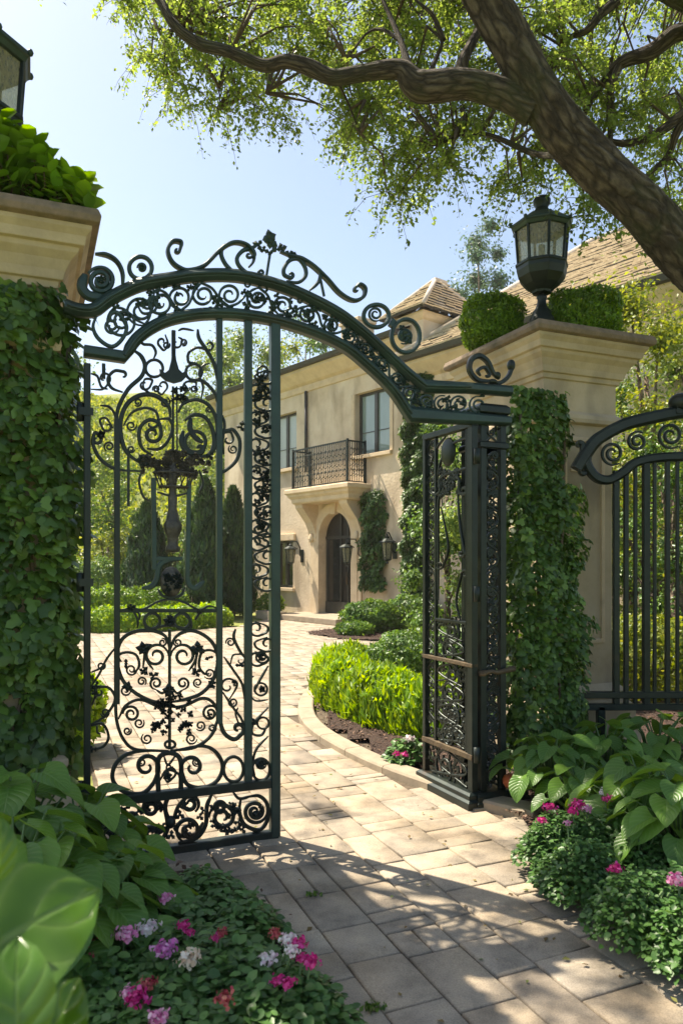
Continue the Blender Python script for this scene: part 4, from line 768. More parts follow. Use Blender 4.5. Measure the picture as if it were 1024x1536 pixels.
for i in range(15):
    x = X0+(X1-X0)*(i+.5)/15
    for zz_ in (z0+.25, z0+.52, z0+.8):
        p = trace([(x-.07, zz_-.1), (x+.06, zz_-.04), (x+.05, zz_+.07), (x-.03, zz_+.1)], None, (.03, 1.1, 1), 4); sc.sweep([(q.x, Y0, q.y) for q in p], RECT(.014, .012, .2), (0, 1, 0))
        if i % 3 == 0: p = trace([(Y0*.15*((i//3)+1)-.06, zz_-.1), (Y0*.15*((i//3)+1)+.06, zz_), (Y0*.15*((i//3)+1), zz_+.1)], None, (.03, 1.1, 1), 4); sc.sweep([(X1, q.x, q.y) for q in p], RECT(.014, .012, .2), (1, 0, 0))
sc.build('railing_scrolls', M['iron'], B_)
# wall lanterns
def wall_lantern(x, z, label, s=1.0, out_=.42):
    o = empty('wall_lantern', HOUSE.w(x, 0, z), HOUSE.rot, label, 'wall lantern', 'iron lanterns on the villa front')
    y = -out_*s
    MB().lathe([(.01, -.34*s), (.03*s, -.32*s), (.02*s, -.28*s), (.09*s, -.25*s), (.1*s, -.22*s)], 6, (0, y, 0), False).build('base', M['iron'], o)
    for i in range(6):
        a = PI/3*i; MB().sweep([(.09*s*math.cos(a), y+.09*s*math.sin(a), -.23*s), (.14*s*math.cos(a), y+.14*s*math.sin(a), .16*s)], RECT(.02*s, .02*s), (math.cos(a), math.sin(a), 0)).build('glazing_bar', M['iron'], o)
    MB().lathe([(.085*s, -.22*s), (.13*s, .16*s)], 6, (0, y, 0), False).build('glass', M['glass'], o)
    MB().lathe([(.15*s, .16*s), (.21*s, .17*s), (.2*s, .19*s), (.1*s, .25*s), (.05*s, .27*s), (.06*s, .3*s), (.025*s, .33*s), (.01, .4*s)], 6, (0, y, 0), False).build('roof', M['iron'], o)
    MB().tube([(0, 0, -.1*s), (0, -.1*s, .0), (0, -.08*s, .2*s), (0, -.2*s, .4*s), (0, y, .4*s)], .017*s, 6).build('bracket', M['iron'], o)
    MB().box(-.07*s, .07*s, -.02, .0, -.22*s, .16*s).build('wall_plate', M['iron'], o)
wall_lantern(-1.62, 1.85, 'small black lantern on the wall left of the arched door'); wall_lantern(1.08, 1.85, 'black lantern hanging from a bracket just right of the arched door', 1.0, .5); wall_lantern(2.42, 1.95, 'black lantern on the bare wall between the two ivy columns', 1.08, .25)
MB().box(-3.2, -2.2, -.5, -.1, 0.0, .22).build('stone_trough', M['curb']); o = bpy.data.objects['stone_trough']; o.location = HOUSE.w(1.2, -.9); o.rotation_euler.z = HOUSE.rot; tag(o, 'low grey stone block on the drive beside the left door shrub', 'stone block')
# ================================================================ GROUND
def sstep(a): a = np.clip(a, 0, 1); return a*a*(3-2*a)
def hill_z(x, y):
    f = sstep((y-27-(x+6)*.25)/45)*17*sstep((16-x)/34+.25) ; return f+np.where(y > 26, .35*np.sin(x*.7+y*.3)*sstep((y-27)/10), 0)-.03
n = 150; gx = np.sign(np.linspace(-1, 1, n))*np.abs(np.linspace(-1, 1, n))**2.2*400; gy = np.linspace(0, 1, n)**2.0*520-40
X, Y = np.meshgrid(gx, gy); Z = hill_z(X, Y); V = np.stack([X, Y, Z], -1).reshape(-1, 3); idx = np.arange(n*n).reshape(n, n)
Fq = np.stack([idx[:-1, :-1], idx[:-1, 1:], idx[1:, 1:], idx[1:, :-1]], -1).reshape(-1, 4)
g = mesh_np('ground', V, Fq, M['ground'], smooth=True); tag(g, kind='structure')
def pip(poly, x, y):
    c = np.zeros(len(x), bool); n = len(poly); j = n-1
    for i in range(n):
        xi, yi = poly[i]; xj, yj = poly[j]; m = ((yi > y) != (yj > y)) & (x < (xj-xi)*(y-yi)/(yj-yi+1e-12)+xi); c ^= m; j = i
    return c
G2 = lambda px, py: tuple(gnd(px, py)[:2])
island = [G2(*p) for p in catmull([(800, 1232), (720, 1213), (640, 1185), (560, 1155), (492, 1120), (456, 1092), (447, 1065), (461, 1036), (490, 1010), (535, 982), (600, 966), (680, 958)], 6)]
drive = [(-.95, 1.0), G2(515, 1560), G2(500, 1480), G2(450, 1400), G2(385, 1345), G2(300, 1310), G2(215, 1300), (-1.5, 4.2), (-1.75, 5.2), (-2.3, 6.6), (-3.6, 7.4), (-7.5, 9.5), (-8.5, 13), (-7.2, 16.2), (-4.4, 17.2), (-2.6, 18.6), (-1.9, 22.5), (1.4, 20), (3.5, 17.4), (6, 14), (5, 9), (1.9, 5.2), G2(752, 1222), G2(900, 1310), G2(1040, 1400), G2(1300, 1536), (3, 1.0)]
js = MB(); js.add([(x, y, -.012) for x, y in drive], [tuple(range(len(drive)))])
# joint bed is triangulated by Blender; pavers sit on top
cols = []
u = -16.0
vs, fs, rn = [], [], []
PW = [.2, .25, .28, .22, .3, .25]
PLs = [.2, .28, .34, .4, .26]
def in_drive(x, y): return pip(drive, np.array([x]), np.array([y]))[0] and not pip(island+[(6, 14), (6, 5)], np.array([x]), np.array([y]))[0]
ci = 0
cent = []; dims = []
while u < 14:
    wv = random.choice(PW); v = -6+random.random()*.5
    while v < 24:
        l = random.choice(PLs)
        if random.random() < .12: cent += [(u+wv/4, v+l/2), (u+wv*.75, v+l/2)]; dims += [(wv/2, l), (wv/2, l)]
        elif random.random() < .12: cent += [(u+wv/2, v+l/4), (u+wv/2, v+l*.75)]; dims += [(wv, l/2), (wv, l/2)]
        else: cent.append((u+wv/2, v+l/2)); dims.append((wv, l))
        v += l
    u += wv
cent = np.array(cent); dims = np.array(dims); ct, st_ = math.cos(TH), math.sin(TH)
wx = cent[:, 0]*ct-cent[:, 1]*st_; wy = cent[:, 0]*st_+cent[:, 1]*ct+3.0
wx, wy = wx, wy
# clip: keep pavers whose centre lies on the drive
wide = [(-1.25, .5), (-.45, 2.4), (-.75, 3.3), (-1.4, 3.75), (-2.0, 4.2)]+drive[8:19]+[(2.3, 5.2), (1.4, 4.6), (1.7, 3.8), (2.1, 3.1), (3.2, 1.6), (3.2, .5)]
keep = pip(wide, wx, wy) & ~pip(island+[(6, 14), (6, 5)], wx, wy); cent = cent[keep]; dims = dims[keep]; N = len(cent)
gap = .0045; b_ = .006; hz = RNG.uniform(-.0015, .0025, N); tilt = RNG.normal(size=(N, 2))*.0016
cs = np.array([(-1, -1), (1, -1), (1, 1), (-1, 1)], float)
outr = cent[:, None]+cs[None]*(dims[:, None]/2-gap)+RNG.normal(size=(N, 4, 2))*.0012; inn = outr-cs[None]*b_
zt_ = hz[:, None]+(cs[None, :, 0]*tilt[:, 0:1]+cs[None, :, 1]*tilt[:, 1:2])
P = np.concatenate([np.concatenate([outr, (zt_-.018)[..., None]], -1), np.concatenate([outr, (zt_-.005)[..., None]], -1), np.concatenate([inn, zt_[..., None]], -1)], 1)
R2 = np.stack([P[..., 0]*ct-P[..., 1]*st_, P[..., 0]*st_+P[..., 1]*ct+3.0, P[..., 2]], -1).reshape(-1, 3)
fq = [(8, 9, 10, 11)]+[(i, (i+1) % 4, (i+1) % 4+4, i+4) for i in range(4)]+[(i+4, (i+1) % 4+4, (i+1) % 4+8, i+8) for i in range(4)]
Fp = (np.array(fq)[None]+(np.arange(N)*12)[:, None, None]).reshape(-1, 4)
def pavermat():
    m, nt, nd, lk = new_mat('sandstone_paver'); out = nd.new('ShaderNodeOutputMaterial'); b = nd.new('ShaderNodeBsdfPrincipled'); lk.new(b.outputs[0], out.inputs[0])
    a = nd.new('ShaderNodeAttribute'); a.attribute_name = 'rnd'; r = ramp(nd, [(0, (.24, .2, .155)), (.3, (.31, .26, .195)), (.65, (.38, .31, .225)), (1, (.34, .305, .25))]); lk.new(a.outputs['Fac'], r.inputs[0])
    tc = nd.new('ShaderNodeTexCoord')
    def noise(s, d=8, ro=.6): q = nd.new('ShaderNodeTexNoise'); q.inputs['Scale'].default_value = s; q.inputs['Detail'].default_value = d; q.inputs['Roughness'].default_value = ro; lk.new(tc.outputs['Object'], q.inputs['Vector']); return q
    n1 = noise(5); r1 = ramp(nd, [(.3, (.55, .55, .55)), (.5, (.95, .95, .95)), (.72, (1.25, 1.22, 1.15))]); lk.new(n1.outputs[0], r1.inputs[0]); mx = nd.new('ShaderNodeMix'); mx.data_type = 'RGBA'; mx.blend_type = 'MULTIPLY'; mx.inputs[0].default_value = 1; lk.new(r.outputs[0], mx.inputs[6]); lk.new(r1.outputs[0], mx.inputs[7])
    n2 = noise(160, 4, .8); r2_ = ramp(nd, [(.35, (.6, .6, .6)), (.5, (1, 1, 1)), (.68, (1.3, 1.3, 1.3))]); lk.new(n2.outputs[0], r2_.inputs[0]); m2 = nd.new('ShaderNodeMix'); m2.data_type = 'RGBA'; m2.blend_type = 'MULTIPLY'; m2.inputs[0].default_value = .8; lk.new(mx.outputs[2], m2.inputs[6]); lk.new(r2_.outputs[0], m2.inputs[7])
    n4 = noise(1.3); r4 = ramp(nd, [(.5, (0, 0, 0)), (.7, (1, 1, 1))]); lk.new(n4.outputs[0], r4.inputs[0]); m3 = nd.new('ShaderNodeMix'); m3.data_type = 'RGBA'; m3.blend_type = 'MULTIPLY'; lk.new(r4.outputs[0], m3.inputs[0]); lk.new(m2.outputs[2], m3.inputs[6]); m3.inputs[7].default_value = (.66, .6, .5, 1)
    lk.new(m3.outputs[2], b.inputs['Base Color']); b.inputs['Roughness'].default_value = .78; n3 = noise(55, 10, .75); bp = nd.new('ShaderNodeBump'); bp.inputs['Strength'].default_value = .6; bp.inputs['Distance'].default_value = .006; lk.new(n3.outputs[0], bp.inputs['Height']); lk.new(bp.outputs[0], b.inputs['Normal'])
    return m
pv = mesh_np('driveway', R2, Fp, pavermat(), rnd=np.repeat(np.clip(RNG.beta(2, 2, N), 0, 1), 9)); tag(pv, kind='structure')
tag(js.build('driveway_bed', M['joint'], normals=False), kind='structure')
# kerb stones round the island bed
ip = [Vector((p[0], p[1], 0)) for p in island]
dist = [0]
for i in range(1, len(ip)): dist.append(dist[-1]+(ip[i]-ip[i-1]).length)
def along(s):
    for i in range(1, len(ip)):
        if dist[i] >= s: t = (s-dist[i-1])/(dist[i]-dist[i-1]); return ip[i-1].lerp(ip[i], t), (ip[i]-ip[i-1]).normalized()
    return ip[-1], (ip[-1]-ip[-2]).normalized()
kb = MB(); s = 0.0
while s < dist[-1]-.3:
    L_ = random.uniform(.5, .8); m_ = 5; rows = []
    for i in range(m_+1):
        p, t = along(s+.004+(L_-.008)*i/m_); nrm = Vector((t.y, -t.x, 0))     # towards the bed
        rows.append((p, nrm))
    pr = [(0, -.02), (0, .045), (.012, .06), (.15, .066), (.165, .055), (.165, -.02)]; vs_ = [(p+nn*a) + Vector((0, 0, z)) for p, nn in rows for a, z in pr]; k = len(pr)
    kb.add(vs_, [(i*k+j, i*k+j+1, (i+1)*k+j+1, (i+1)*k+j) for i in range(m_) for j in range(k-1)]+[tuple(range(k)), tuple(reversed(range(m_*k, m_*k+k)))]); s += L_
tag(kb.build('kerb', M['curb']), kind='structure')
def bed(name, poly, z, label=None, dens=900, bump=.03):
    """a mounded bed of bark mulch with loose chips"""
    P_ = np.array(poly); x0, y0 = P_.min(0); x1, y1 = P_.max(0); st = max(.07, (x1-x0+y1-y0)/90); xs = np.arange(x0, x1+st, st); ys = np.arange(y0, y1+st, st); XX, YY = np.meshgrid(xs, ys); ins = pip(poly, XX.ravel(), YY.ravel()).reshape(XX.shape)
    ZZ = z+bump*np.sin(XX*7)*np.cos(YY*6)*.5+RNG.normal(size=XX.shape)*.008; id_ = np.arange(XX.size).reshape(XX.shape); q = ins[:-1, :-1] & ins[1:, 1:] & ins[:-1, 1:] & ins[1:, :-1]
    fq = np.stack([id_[:-1, :-1], id_[:-1, 1:], id_[1:, 1:], id_[1:, :-1]], -1)[q]; o = mesh_np(name, np.stack([XX, YY, ZZ], -1).reshape(-1, 3), fq, M['soil'], smooth=True); tag(o, kind='structure')
    area = q.sum()*st*st; n_ = min(int(area*dens), 16000); px = RNG.uniform(x0, x1, n_*3); py = RNG.uniform(y0, y1, n_*3); k = pip(poly, px, py); px, py = px[k][:n_], py[k][:n_]
    nn = rv(len(px), .5)+np.array([0, 0, 1.]); c = leaves('mulch_chips', np.stack([px, py, np.full(len(px), z+.012)], -1), nn, rv(len(px)), sizes(len(px), .015, .045), 'small', M['chip']); tag(c, kind='stuff')
inner_island = [(p[0]+.0, p[1]) for p in [along(s_)[0]+Vector((along(s_)[1].y, -along(s_)[1].x, 0))*.15 for s_ in np.linspace(0, dist[-1], 50)]]
bed('garden_bed', inner_island+[(6, 14), (6, 5.5)], .035)
bed('garden_bed', [G2(752, 1222), G2(900, 1315), G2(1040, 1405), G2(1350, 1560), (4.5, 2), (4.5, 8), (2.0, 5.3)], .03)
bed('garden_bed', [G2(515, 1560), G2(500, 1480), G2(450, 1400), G2(385, 1345), G2(300, 1310), G2(215, 1300), (-1.5, 4.15), (-1.8, 5.2), (-4, 5.2), (-4, 1.0), (-.2, 1.0)], .03, dens=300)
bed('garden_bed', [G2(*p) for p in catmull([(455, 951), (480, 946), (530, 940), (600, 934), (660, 930), (700, 950), (600, 962), (520, 960), (455, 951)], 5)], .03, dens=200)
# edging slab under the gate post
MB().box(-.1, .36, -.075, .33, -.02, .012).build('threshold_slab', M['curb'], bevel=.006, loc=PO.o.location, rz=TH); tag(bpy.data.objects['threshold_slab'], kind='structure')
# ================================================================ PLANTS
def shell(n, c, r, flat=0.0, power=1.0, inner=.75, seed=None, boxy=2.0):
    """points through the outer part of a lumpy superellipsoid"""
    d = rv(n); d /= np.linalg.norm(d, axis=1, keepdims=True); e = boxy
    k = (np.abs(d)**e).sum(1)**(1/e); s_ = d/k[:, None]; q = RNG.uniform(inner, 1.0, n)**.6
    ph = RNG.uniform(0, 6, 6); lump = 1+.07*np.sin(d[:, 0]*5+ph[0])*np.sin(d[:, 1]*5+ph[1])+.06*np.sin(d[:, 2]*8+ph[2]+d[:, 0]*6)
    return np.array(c)+s_*np.array(r)*(q*lump)[:, None], d
def bush(name, loc, r, n, size, mat, label, cat='shrub', group=None, kind='small', up=.4, inner=.6, boxy=2.3, stem=True, parent=None, smin=.6, jit=.6, lump=True):
    """rounded shrub: foliage + woody stems; loc = ground point, r=(rx,ry,rz)"""
    o = empty(name, loc, 0, label, cat, group); p, d = shell(n, (0, 0, r[2]*.98), r, inner=inner, boxy=boxy); k = p[:, 2] > .01; p, d = p[k], d[k]; m = len(p)
    tan = d*.5+np.array([0, 0, up])+rv(m, jit); nrm = d+rv(m, jit)
    leaves('foliage', p, nrm, tan, sizes(m, size*smin, size*1.3), kind, mat, o)
    if stem:
        mb = MB()
        for i in range(7):
            a = random.uniform(0, 6.28); q = random.uniform(.4, .8); mb.tube([(0, 0, -.02), (r[0]*.3*math.cos(a)*q, r[1]*.3*math.sin(a)*q, r[2]*.5), (r[0]*.7*math.cos(a)*q, r[1]*.7*math.sin(a)*q, r[2]*1.3)], .02+.01*r[0], 5, scale=[1, .7, .3])
        mb.build('stem', M['twig'], o)
    return o
# ---- ivy on the pillars
def ivy_sheet(n, x0, x1, z0, z1, y, depth, seed=0):
    """points over a lumpy curtain of leaves in the local x-z plane facing -y"""
    z = RNG.uniform(z0, z1, n); wv = .05*np.sin(z*6+seed)+.035*np.sin(z*15+seed*3); x = RNG.uniform(0, 1, n)*(x1-x0+2*wv)+x0-wv; ed = np.minimum(np.minimum(x-x0, x1-x), np.minimum(z-z0+.3, z1-z)); 
    b = depth*(.55+.25*np.sin(x*9+z*3+seed)*np.sin(z*5.5+seed*2)+.2*np.sin(z*11-x*7)); b *= np.clip(ed/.18, .15, 1)**.5
    return np.stack([x, y-b*RNG.uniform(.25, 1.0, n)**.6, z], -1)
def ivy(name, loc, rot, sheets, size, kind, mat, label, cat='ivy', stems=6, h=2.7, group=None):
    o = empty(name, loc, rot, label, cat, group); Ps, Ns = [], []
    for (n, x0, x1, z0, z1, y, dep, face) in sheets:
        p = ivy_sheet(n, x0, x1, z0, z1, y, dep, random.uniform(0, 6)); nr = np.tile(np.array([0, -1., .45]), (n, 1))
        ed = (p[:, 0]-(x0+x1)/2)/((x1-x0)/2); nr[:, 0] += ed**3*1.2
        if face != 0:   # rotate the curtain about z
            c, s = math.cos(face), math.sin(face); p = np.stack([p[:, 0]*c-p[:, 1]*s, p[:, 0]*s+p[:, 1]*c, p[:, 2]], -1); nr = np.stack([nr[:, 0]*c-nr[:, 1]*s, nr[:, 0]*s+nr[:, 1]*c, nr[:, 2]], -1)
        Ps.append(p); Ns.append(nr)
    p = np.concatenate(Ps); nr = np.concatenate(Ns)+rv(len(p), .55)+np.array([0, 0, .25]); tan = np.array([0, 0, -.8])+rv(len(p), .75)
    leaves('foliage', p, nr, tan, size*(.45+.95*RNG.random(len(p))**1.3), kind, mat, o)
    mb = MB(); (n, x0, x1, z0, z1, y, dep, face) = sheets[0]
    for i in range(stems):
        x = x0+(x1-x0)*(i+.5)/stems; mb.tube([(x+random.uniform(-.1, .1)*min(1, (x1-x0)), y-.03-random.random()*.02, z0+(z1-z0)*t*.93) for t in np.linspace(0, 1, 7)], .012, 5)
    mb.build('stem', M['twig'], o); return o
# left pillar: ivy wrapping the front and the corner towards the gate
il = ivy('climbing_ivy', LC, TH, [(6800, -1.1, .15, .15, 2.96, 0.0, .24, 0), (2200, -.1, .75, .15, 2.9, -.02, .16, PI/2), (600, -.75, .0, 2.8, 3.06, -.04, .12, 0)], .07, 'ivy', M['ivy'], 'dense dark ivy covering the front of the left stone pillar', h=2.7)
# right pillar: ivy column between gate post and pillar
ivy('climbing_ivy', Vector((1.27, 5.22, 0)), TH, [(5600, .0, .46, .1, 2.88, .1, .2, 0), (2400, .3, .66, .1, 2.2, .15, .2, 0), (2000, -.25, .1, .2, 2.6, .0, .2, -PI/2), (500, .36, .72, .1, 1.2, .12, .2, 0), (900, .2, .8, .1, 2.3, -.46, .14, PI/2)], .052, 'ivy', M['ivy'], 'tall leafy ivy column between the black gate post and right pillar')
# ivy on the house
def wall_ivy(s0, s1, z0, z1, n, size, mat, label, dep=.35, v=-.02):
    return ivy('climbing_ivy', HOUSE.w(0, v), HOUSE.rot, [(n, s0, s1, z0, z1, 0, dep, 0)], size, 'small', mat, label, stems=3)
wall_ivy(2.85, 3.75, .05, 6.3, 20000, .1, M['ivy_far'], 'tall narrow ivy strip running up the villa wall to the eaves', .5)
wall_ivy(1.28, 2.1, .9, 3.5, 4200, .11, M['ivy_far'], 'ivy column trained between the door and the right wall lantern', .5)
# ---- clipped box on the right pillar cap
def capball(p, r, n, label, boxy=3.2): return bush('clipped_box_shrub', p, r, n, .035, M['box'], label, 'box shrub', 'clipped box shrubs on the right pillar', inner=.8, boxy=boxy, jit=.5)
capball(Vector((1.31, 6.42, 3.47)), (.25, .26, .225), 9000, 'clipped box shrub on the pillar cap left of the lantern')
capball(Vector((2.03, 6.2, 3.44)), (.3, .26, .225), 9500, 'clipped box shrub on the pillar cap right of the lantern')
# ---- laurel-like planting on the left pillar
def rosettes(name, base, pts, leaf, mat, label, cat, nl=9, kind='oval', tilt=.75):
    o = empty(name, base, 0, label, cat); Pp, Nn, Tt = [], [], []; mb = MB()
    for p in pts:
        p = np.array(p); mb.tube([(-.4, .3, .0), (p[0]*.9, p[1]*.9+.02, p[2]*.3), tuple(p)], .004, 4); a0 = random.uniform(0, 6)
        ax = np.array([p[0]*.6, p[1]*.6, .6])+RNG.normal(size=3)*.25; ax /= np.linalg.norm(ax)
        for i in range(nl):
            a = a0+i*2.4; e = np.cross(ax, [math.cos(a), math.sin(a), .3]); e /= np.linalg.norm(e); k = tilt+random.uniform(-.3, .3)-i*.04; t = e*k+ax*(1-k*.4); Pp.append(p-ax*.012*i); Tt.append(t); Nn.append(ax-e*.4)
    m = len(Pp); leaves('foliage', np.array(Pp), np.array(Nn), np.array(Tt), sizes(m, leaf*.75, leaf*1.2), kind, mat, o); mb.build('stem', M['twig'], o); return o
pts = []
for _ in range(260):
    x = random.uniform(-1.15, .17); y = random.uniform(-.24, .35); top = .56*max(.3, min(1, (.2-x)/.5)); q = Vector((x, y, 0)); q.rotate(Matrix.Rotation(TH, 3, 'Z')); pts.append((q.x, q.y, random.uniform(.06, top)))
rosettes('pillar_planting', LC+Vector((0, 0, 3.46)), pts, .105, M['laurel'], 'bright green broad leaved planting on the left pillar cap', 'shrub')
# ---- hostas
def hosta(loc, R, Hh, n, leaf, label, mat='hosta', group=None, tiltout=1.0, seed=None):
    if loc.x > 0: leaf *= .86; n = int(n*1.35)
    if loc.x < 0: leaf *= .62; n = int(n*1.9); R *= .95; Hh *= .9
    o = empty('hosta_plant', loc, 0, label, 'hosta', group); Pp, Nn, Tt, Sz = [], [], [], []; mb = MB()
    for i in range(n):
        a = i*2.399+random.uniform(-.3, .3); q = math.sqrt((i+.5)/n); r = R*q*random.uniform(.8, 1.1); h = Hh*(1-.55*q**2)*random.uniform(.85, 1.1)
        p = Vector((r*math.cos(a), r*math.sin(a), h)); d = Vector((math.cos(a), math.sin(a), 0)); dn = .15+.75*q
        Pp.append(p); Tt.append(tuple(d*.9+Vector((random.uniform(-.3, .3), random.uniform(-.3, .3), -dn*.7)))); Nn.append(tuple(Vector((0, 0, 1))+d*dn*.9+Vector((random.uniform(-.3, .3), random.uniform(-.3, .3), 0)))); Sz.append(leaf*random.uniform(.75, 1.15))
        mb.tube([(0, 0, 0), tuple(p*.6+Vector((0, 0, h*.25))), tuple(p)], .006, 5, scale=[1.3, 1, .7])
    leaves('foliage', np.array(Pp), np.array(Nn), np.array(Tt), np.array(Sz), 'heart', M[mat], o); mb.build('stalk', M['laurel_stem'], o); return o
M['laurel_stem'] = surf('green_stalk', [(.3, (.06, .12, .03)), (.7, (.1, .18, .05))], rough=.5, bump=.1)
HG = 'broad leaved hostas by the pillars'
for (px, py, z, R, hh, n, leaf, lab) in [
    (30, 1215, .75, .42, .8, 26, .27, 'hosta at the foot of the left ivy, cut by the photo edge'),
    (120, 1235, .6, .36, .6, 24, .26, 'hosta with large leaves against the foot of the closed gate leaf'),
    (80, 1330, .55, .4, .6, 26, .25, 'hosta between the flower bed and the left ivy'),
    (178, 1330, .42, .3, .46, 20, .22, 'hosta overhanging the bottom rail of the closed gate leaf'),
    (20, 1290, .75, .35, .75, 20, .25, 'hosta behind the blurred big leaves at bottom left'),
    (-60, 1180, .9, .4, .9, 18, .26, 'hosta leaning in from beyond the left photo edge'),
    (830, 1140, .42, .34, .45, 34, .17, 'hosta right beside the plinth of the iron gate post'),
    (905, 1125, .45, .36, .48, 34, .17, 'hosta growing below the base of the right stone pillar'),
    (985, 1105, .5, .4, .5, 34, .17, 'hosta under the iron fence rail at the right'),
    (965, 1190, .42, .36, .46, 28, .2, 'hosta with bright large leaves behind the right flowers'),
    (1020, 1215, .45, .36, .5, 28, .21, 'hosta at the right photo edge above the pink flowers'),
    (870, 1175, .34, .28, .36, 24, .17, 'small hosta between gate post and pink flowers')]:
    p = gnd(px, py+0, z*.75); p.z = .02; hosta(p, R, hh, n, leaf, lab, group=HG)
# ---- big out-of-focus leaves close to the camera
bl = empty('big_leaf_plant', (-.62, 1.0, .0), 0, 'large glossy light green leaves close to camera at bottom left', 'leafy plant')
for (base, tip, nr, s, wd) in (((-90, 1470, .92), (108, 1318, .95), (.1, -.8, .5), 1, 1.15), ((30, 1570, .86), (22, 1402, .9), (.15, -.95, .3), 1, .95), ((60, 1590, .93), (112, 1476, .95), (.2, -.9, .3), 1, 1.0), ((-4, 1320, .98), (4, 1222, 1.0), (.6, -.7, .1), 1, .6), ((-60, 1500, .88), (30, 1450, .9), (-.1, -.7, .6), 1, 1.2)):
    a = at(*base); b = at(*tip); l = (b-a).length; off = Vector((-.62, 1.0, 0))
    v_, f_, r_, uv_ = leaf_arrays(np.array([a-off]), np.array([nr], float), np.array([b-a]), np.array([l*.95]), 'long')
    ax = np.array((b-a).normalized()); c_ = np.array(a-off); al = ((v_-c_)@ax)[:, None]*ax; v_ = c_+al+(v_-c_-al)*wd*1.5
    mesh_np('leaf', v_, f_, M['biggreen'], bl, smooth=True, rnd=r_, uv=uv_)
mb = MB()
for i in range(5): mb.tube([(0, 0, 0), (.05*i-.1, .0, .5), (.06*i-.08, -.08, .95+.05*i)], .009, 6)
mb.build('stalk', M['laurel_stem'], bl)
# ---- flowering plants
def flower_head(o, p, r, mat, n=34, name='flower', flat=.8):
    n = int(n*2.0)
    d = rv(n); d /= np.linalg.norm(d, axis=1, keepdims=True); d[:, 2] = np.abs(d[:, 2])*1.1-.25
    pos = np.array(p)+d*np.array([r, r, r*flat])*RNG.uniform(.3, .95, n)[:, None]*(1+.35*np.sin(d[:, 0:1]*5+d[:, 1:2]*7)); leaves(name, pos, d+rv(n, .3), rv(n)+d*.6+np.array([0, 0, .5]), sizes(n, r*.26, r*.46), 'petal', M[mat], o)
def flowering(loc, R, Hh, n, heads, label, size=.05, group='flowering plants edging the drive'):
    o = empty('flowering_plant', loc, 0, label, 'flowering plant', group)
    a = RNG.uniform(0, 2*PI, n); q = RNG.random(n)**.55; x = R*q*np.cos(a); y = R*q*np.sin(a); z = Hh*(1-.75*q**2.2)*RNG.uniform(.55, 1.05, n)
    p = np.stack([x, y, z], -1); d = p/np.array([R, R, Hh]); nrm = np.array([0, 0, 1.])+d*.5+rv(n, .35); leaves('foliage', p, nrm, rv(n)+d*.8, sizes(n, size*.7, size*1.3), 'oval', M['cover'], o)
    mb = MB()
    for i in range(12):
        a_ = random.uniform(0, 6.28); q_ = random.random(); mb.tube([(0, 0, 0), (R*.4*q_*math.cos(a_), R*.4*q_*math.sin(a_), Hh*.5), (R*.8*q_*math.cos(a_), R*.8*q_*math.sin(a_), Hh*.85)], .005, 4)
    for (hx, hy, hz, r, mat) in heads: mb.tube([(0, 0, 0), (hx*.7, hy*.7, hz*.6), (hx, hy, hz)], .004, 4)
    mb.build('stem', M['laurel_stem'], o)
    for (hx, hy, hz, r, mat) in heads: flower_head(o, (hx, hy, hz), r, mat, n=int(26+r*500))
    return o
FL = [  # px, py, head radius, petals, where
    (247, 1348, .035, 'petal_pink', 'small pink flower nearest the bottom rail of the closed gate'), (188, 1403, .045, 'petal_pink', 'round rose pink flower, left of the whitish one beside it'), (222, 1393, .042, 'petal_white', 'pale pink and white flower between two rose pink blooms'),
    (247, 1427, .045, 'petal_violet', 'violet pink flower left of the cream bloom'), (282, 1442, .045, 'petal_cream', 'cream flower in the middle of the left bed'), (205, 1500, .042, 'petal_magenta', 'raspberry coloured cluster low in the left bed', (222, 1478, .03, 'petal_red'), (193, 1492, .03, 'petal_pink')),
    (338, 1500, .035, 'petal_red', 'orange red seed cluster low in the left bed'), (275, 1390, .03, 'petal_magenta', 'small dull magenta flower beside the whitish bloom', (284, 1400, .022, 'petal_magenta')), (330, 1402, .028, 'petal_red', 'small red flower in the middle of the left bed', (324, 1408, .02, 'petal_magenta')),
    (400, 1441, .035, 'petal_white', 'pure white flower near the paving edge'), (432, 1412, .036, 'petal_white', 'mixed white and crimson blooms spilling onto the paving', (412, 1402, .028, 'petal_red'), (448, 1416, .034, 'petal_magenta'), (438, 1428, .03, 'petal_white')), (466, 1445, .035, 'petal_magenta', 'magenta blooms furthest right on the left bed', (452, 1440, .026, 'petal_magenta')),
    (430, 1477, .032, 'petal_magenta', 'deep magenta pair near the lower paving edge', (415, 1473, .026, 'petal_magenta')), (237, 1529, .038, 'petal_pink', 'pink flower cut by the bottom edge of the photo'), (130, 1415, .032, 'petal_red', 'dusky red seed heads at the left of the bed', (105, 1410, .022, 'petal_red'), (140, 1432, .022, 'petal_red')), (222, 1322, .03, 'petal_red', 'dull red blooms tucked under the hosta leaves', (215, 1335, .03, 'petal_magenta'), (232, 1312, .025, 'petal_red'))]
for e in FL:
    (px, py, r, mt, lab) = e[:5]; hz = .3+random.uniform(-.03, .05); q = gnd(px, py, hz); base = Vector((q.x+random.uniform(-.05, .05), q.y+random.uniform(-.02, .08), .03))
    hd = [(q.x-base.x, q.y-base.y, hz-.03, r, mt)]
    for (px2, py2, r2_, m2_) in e[5:]: g_ = gnd(px2, py2, hz); hd.append((g_.x-base.x, g_.y-base.y, hz-.03, r2_, m2_))
    edge = px > 395
    if edge: base.x -= .07; hd = [(h[0]+.07,)+tuple(h[1:]) for h in hd]
    flowering(base, .17 if edge else .27, .25, 1000 if edge else 1500, hd, 'flowering plant with '+lab, size=.04)
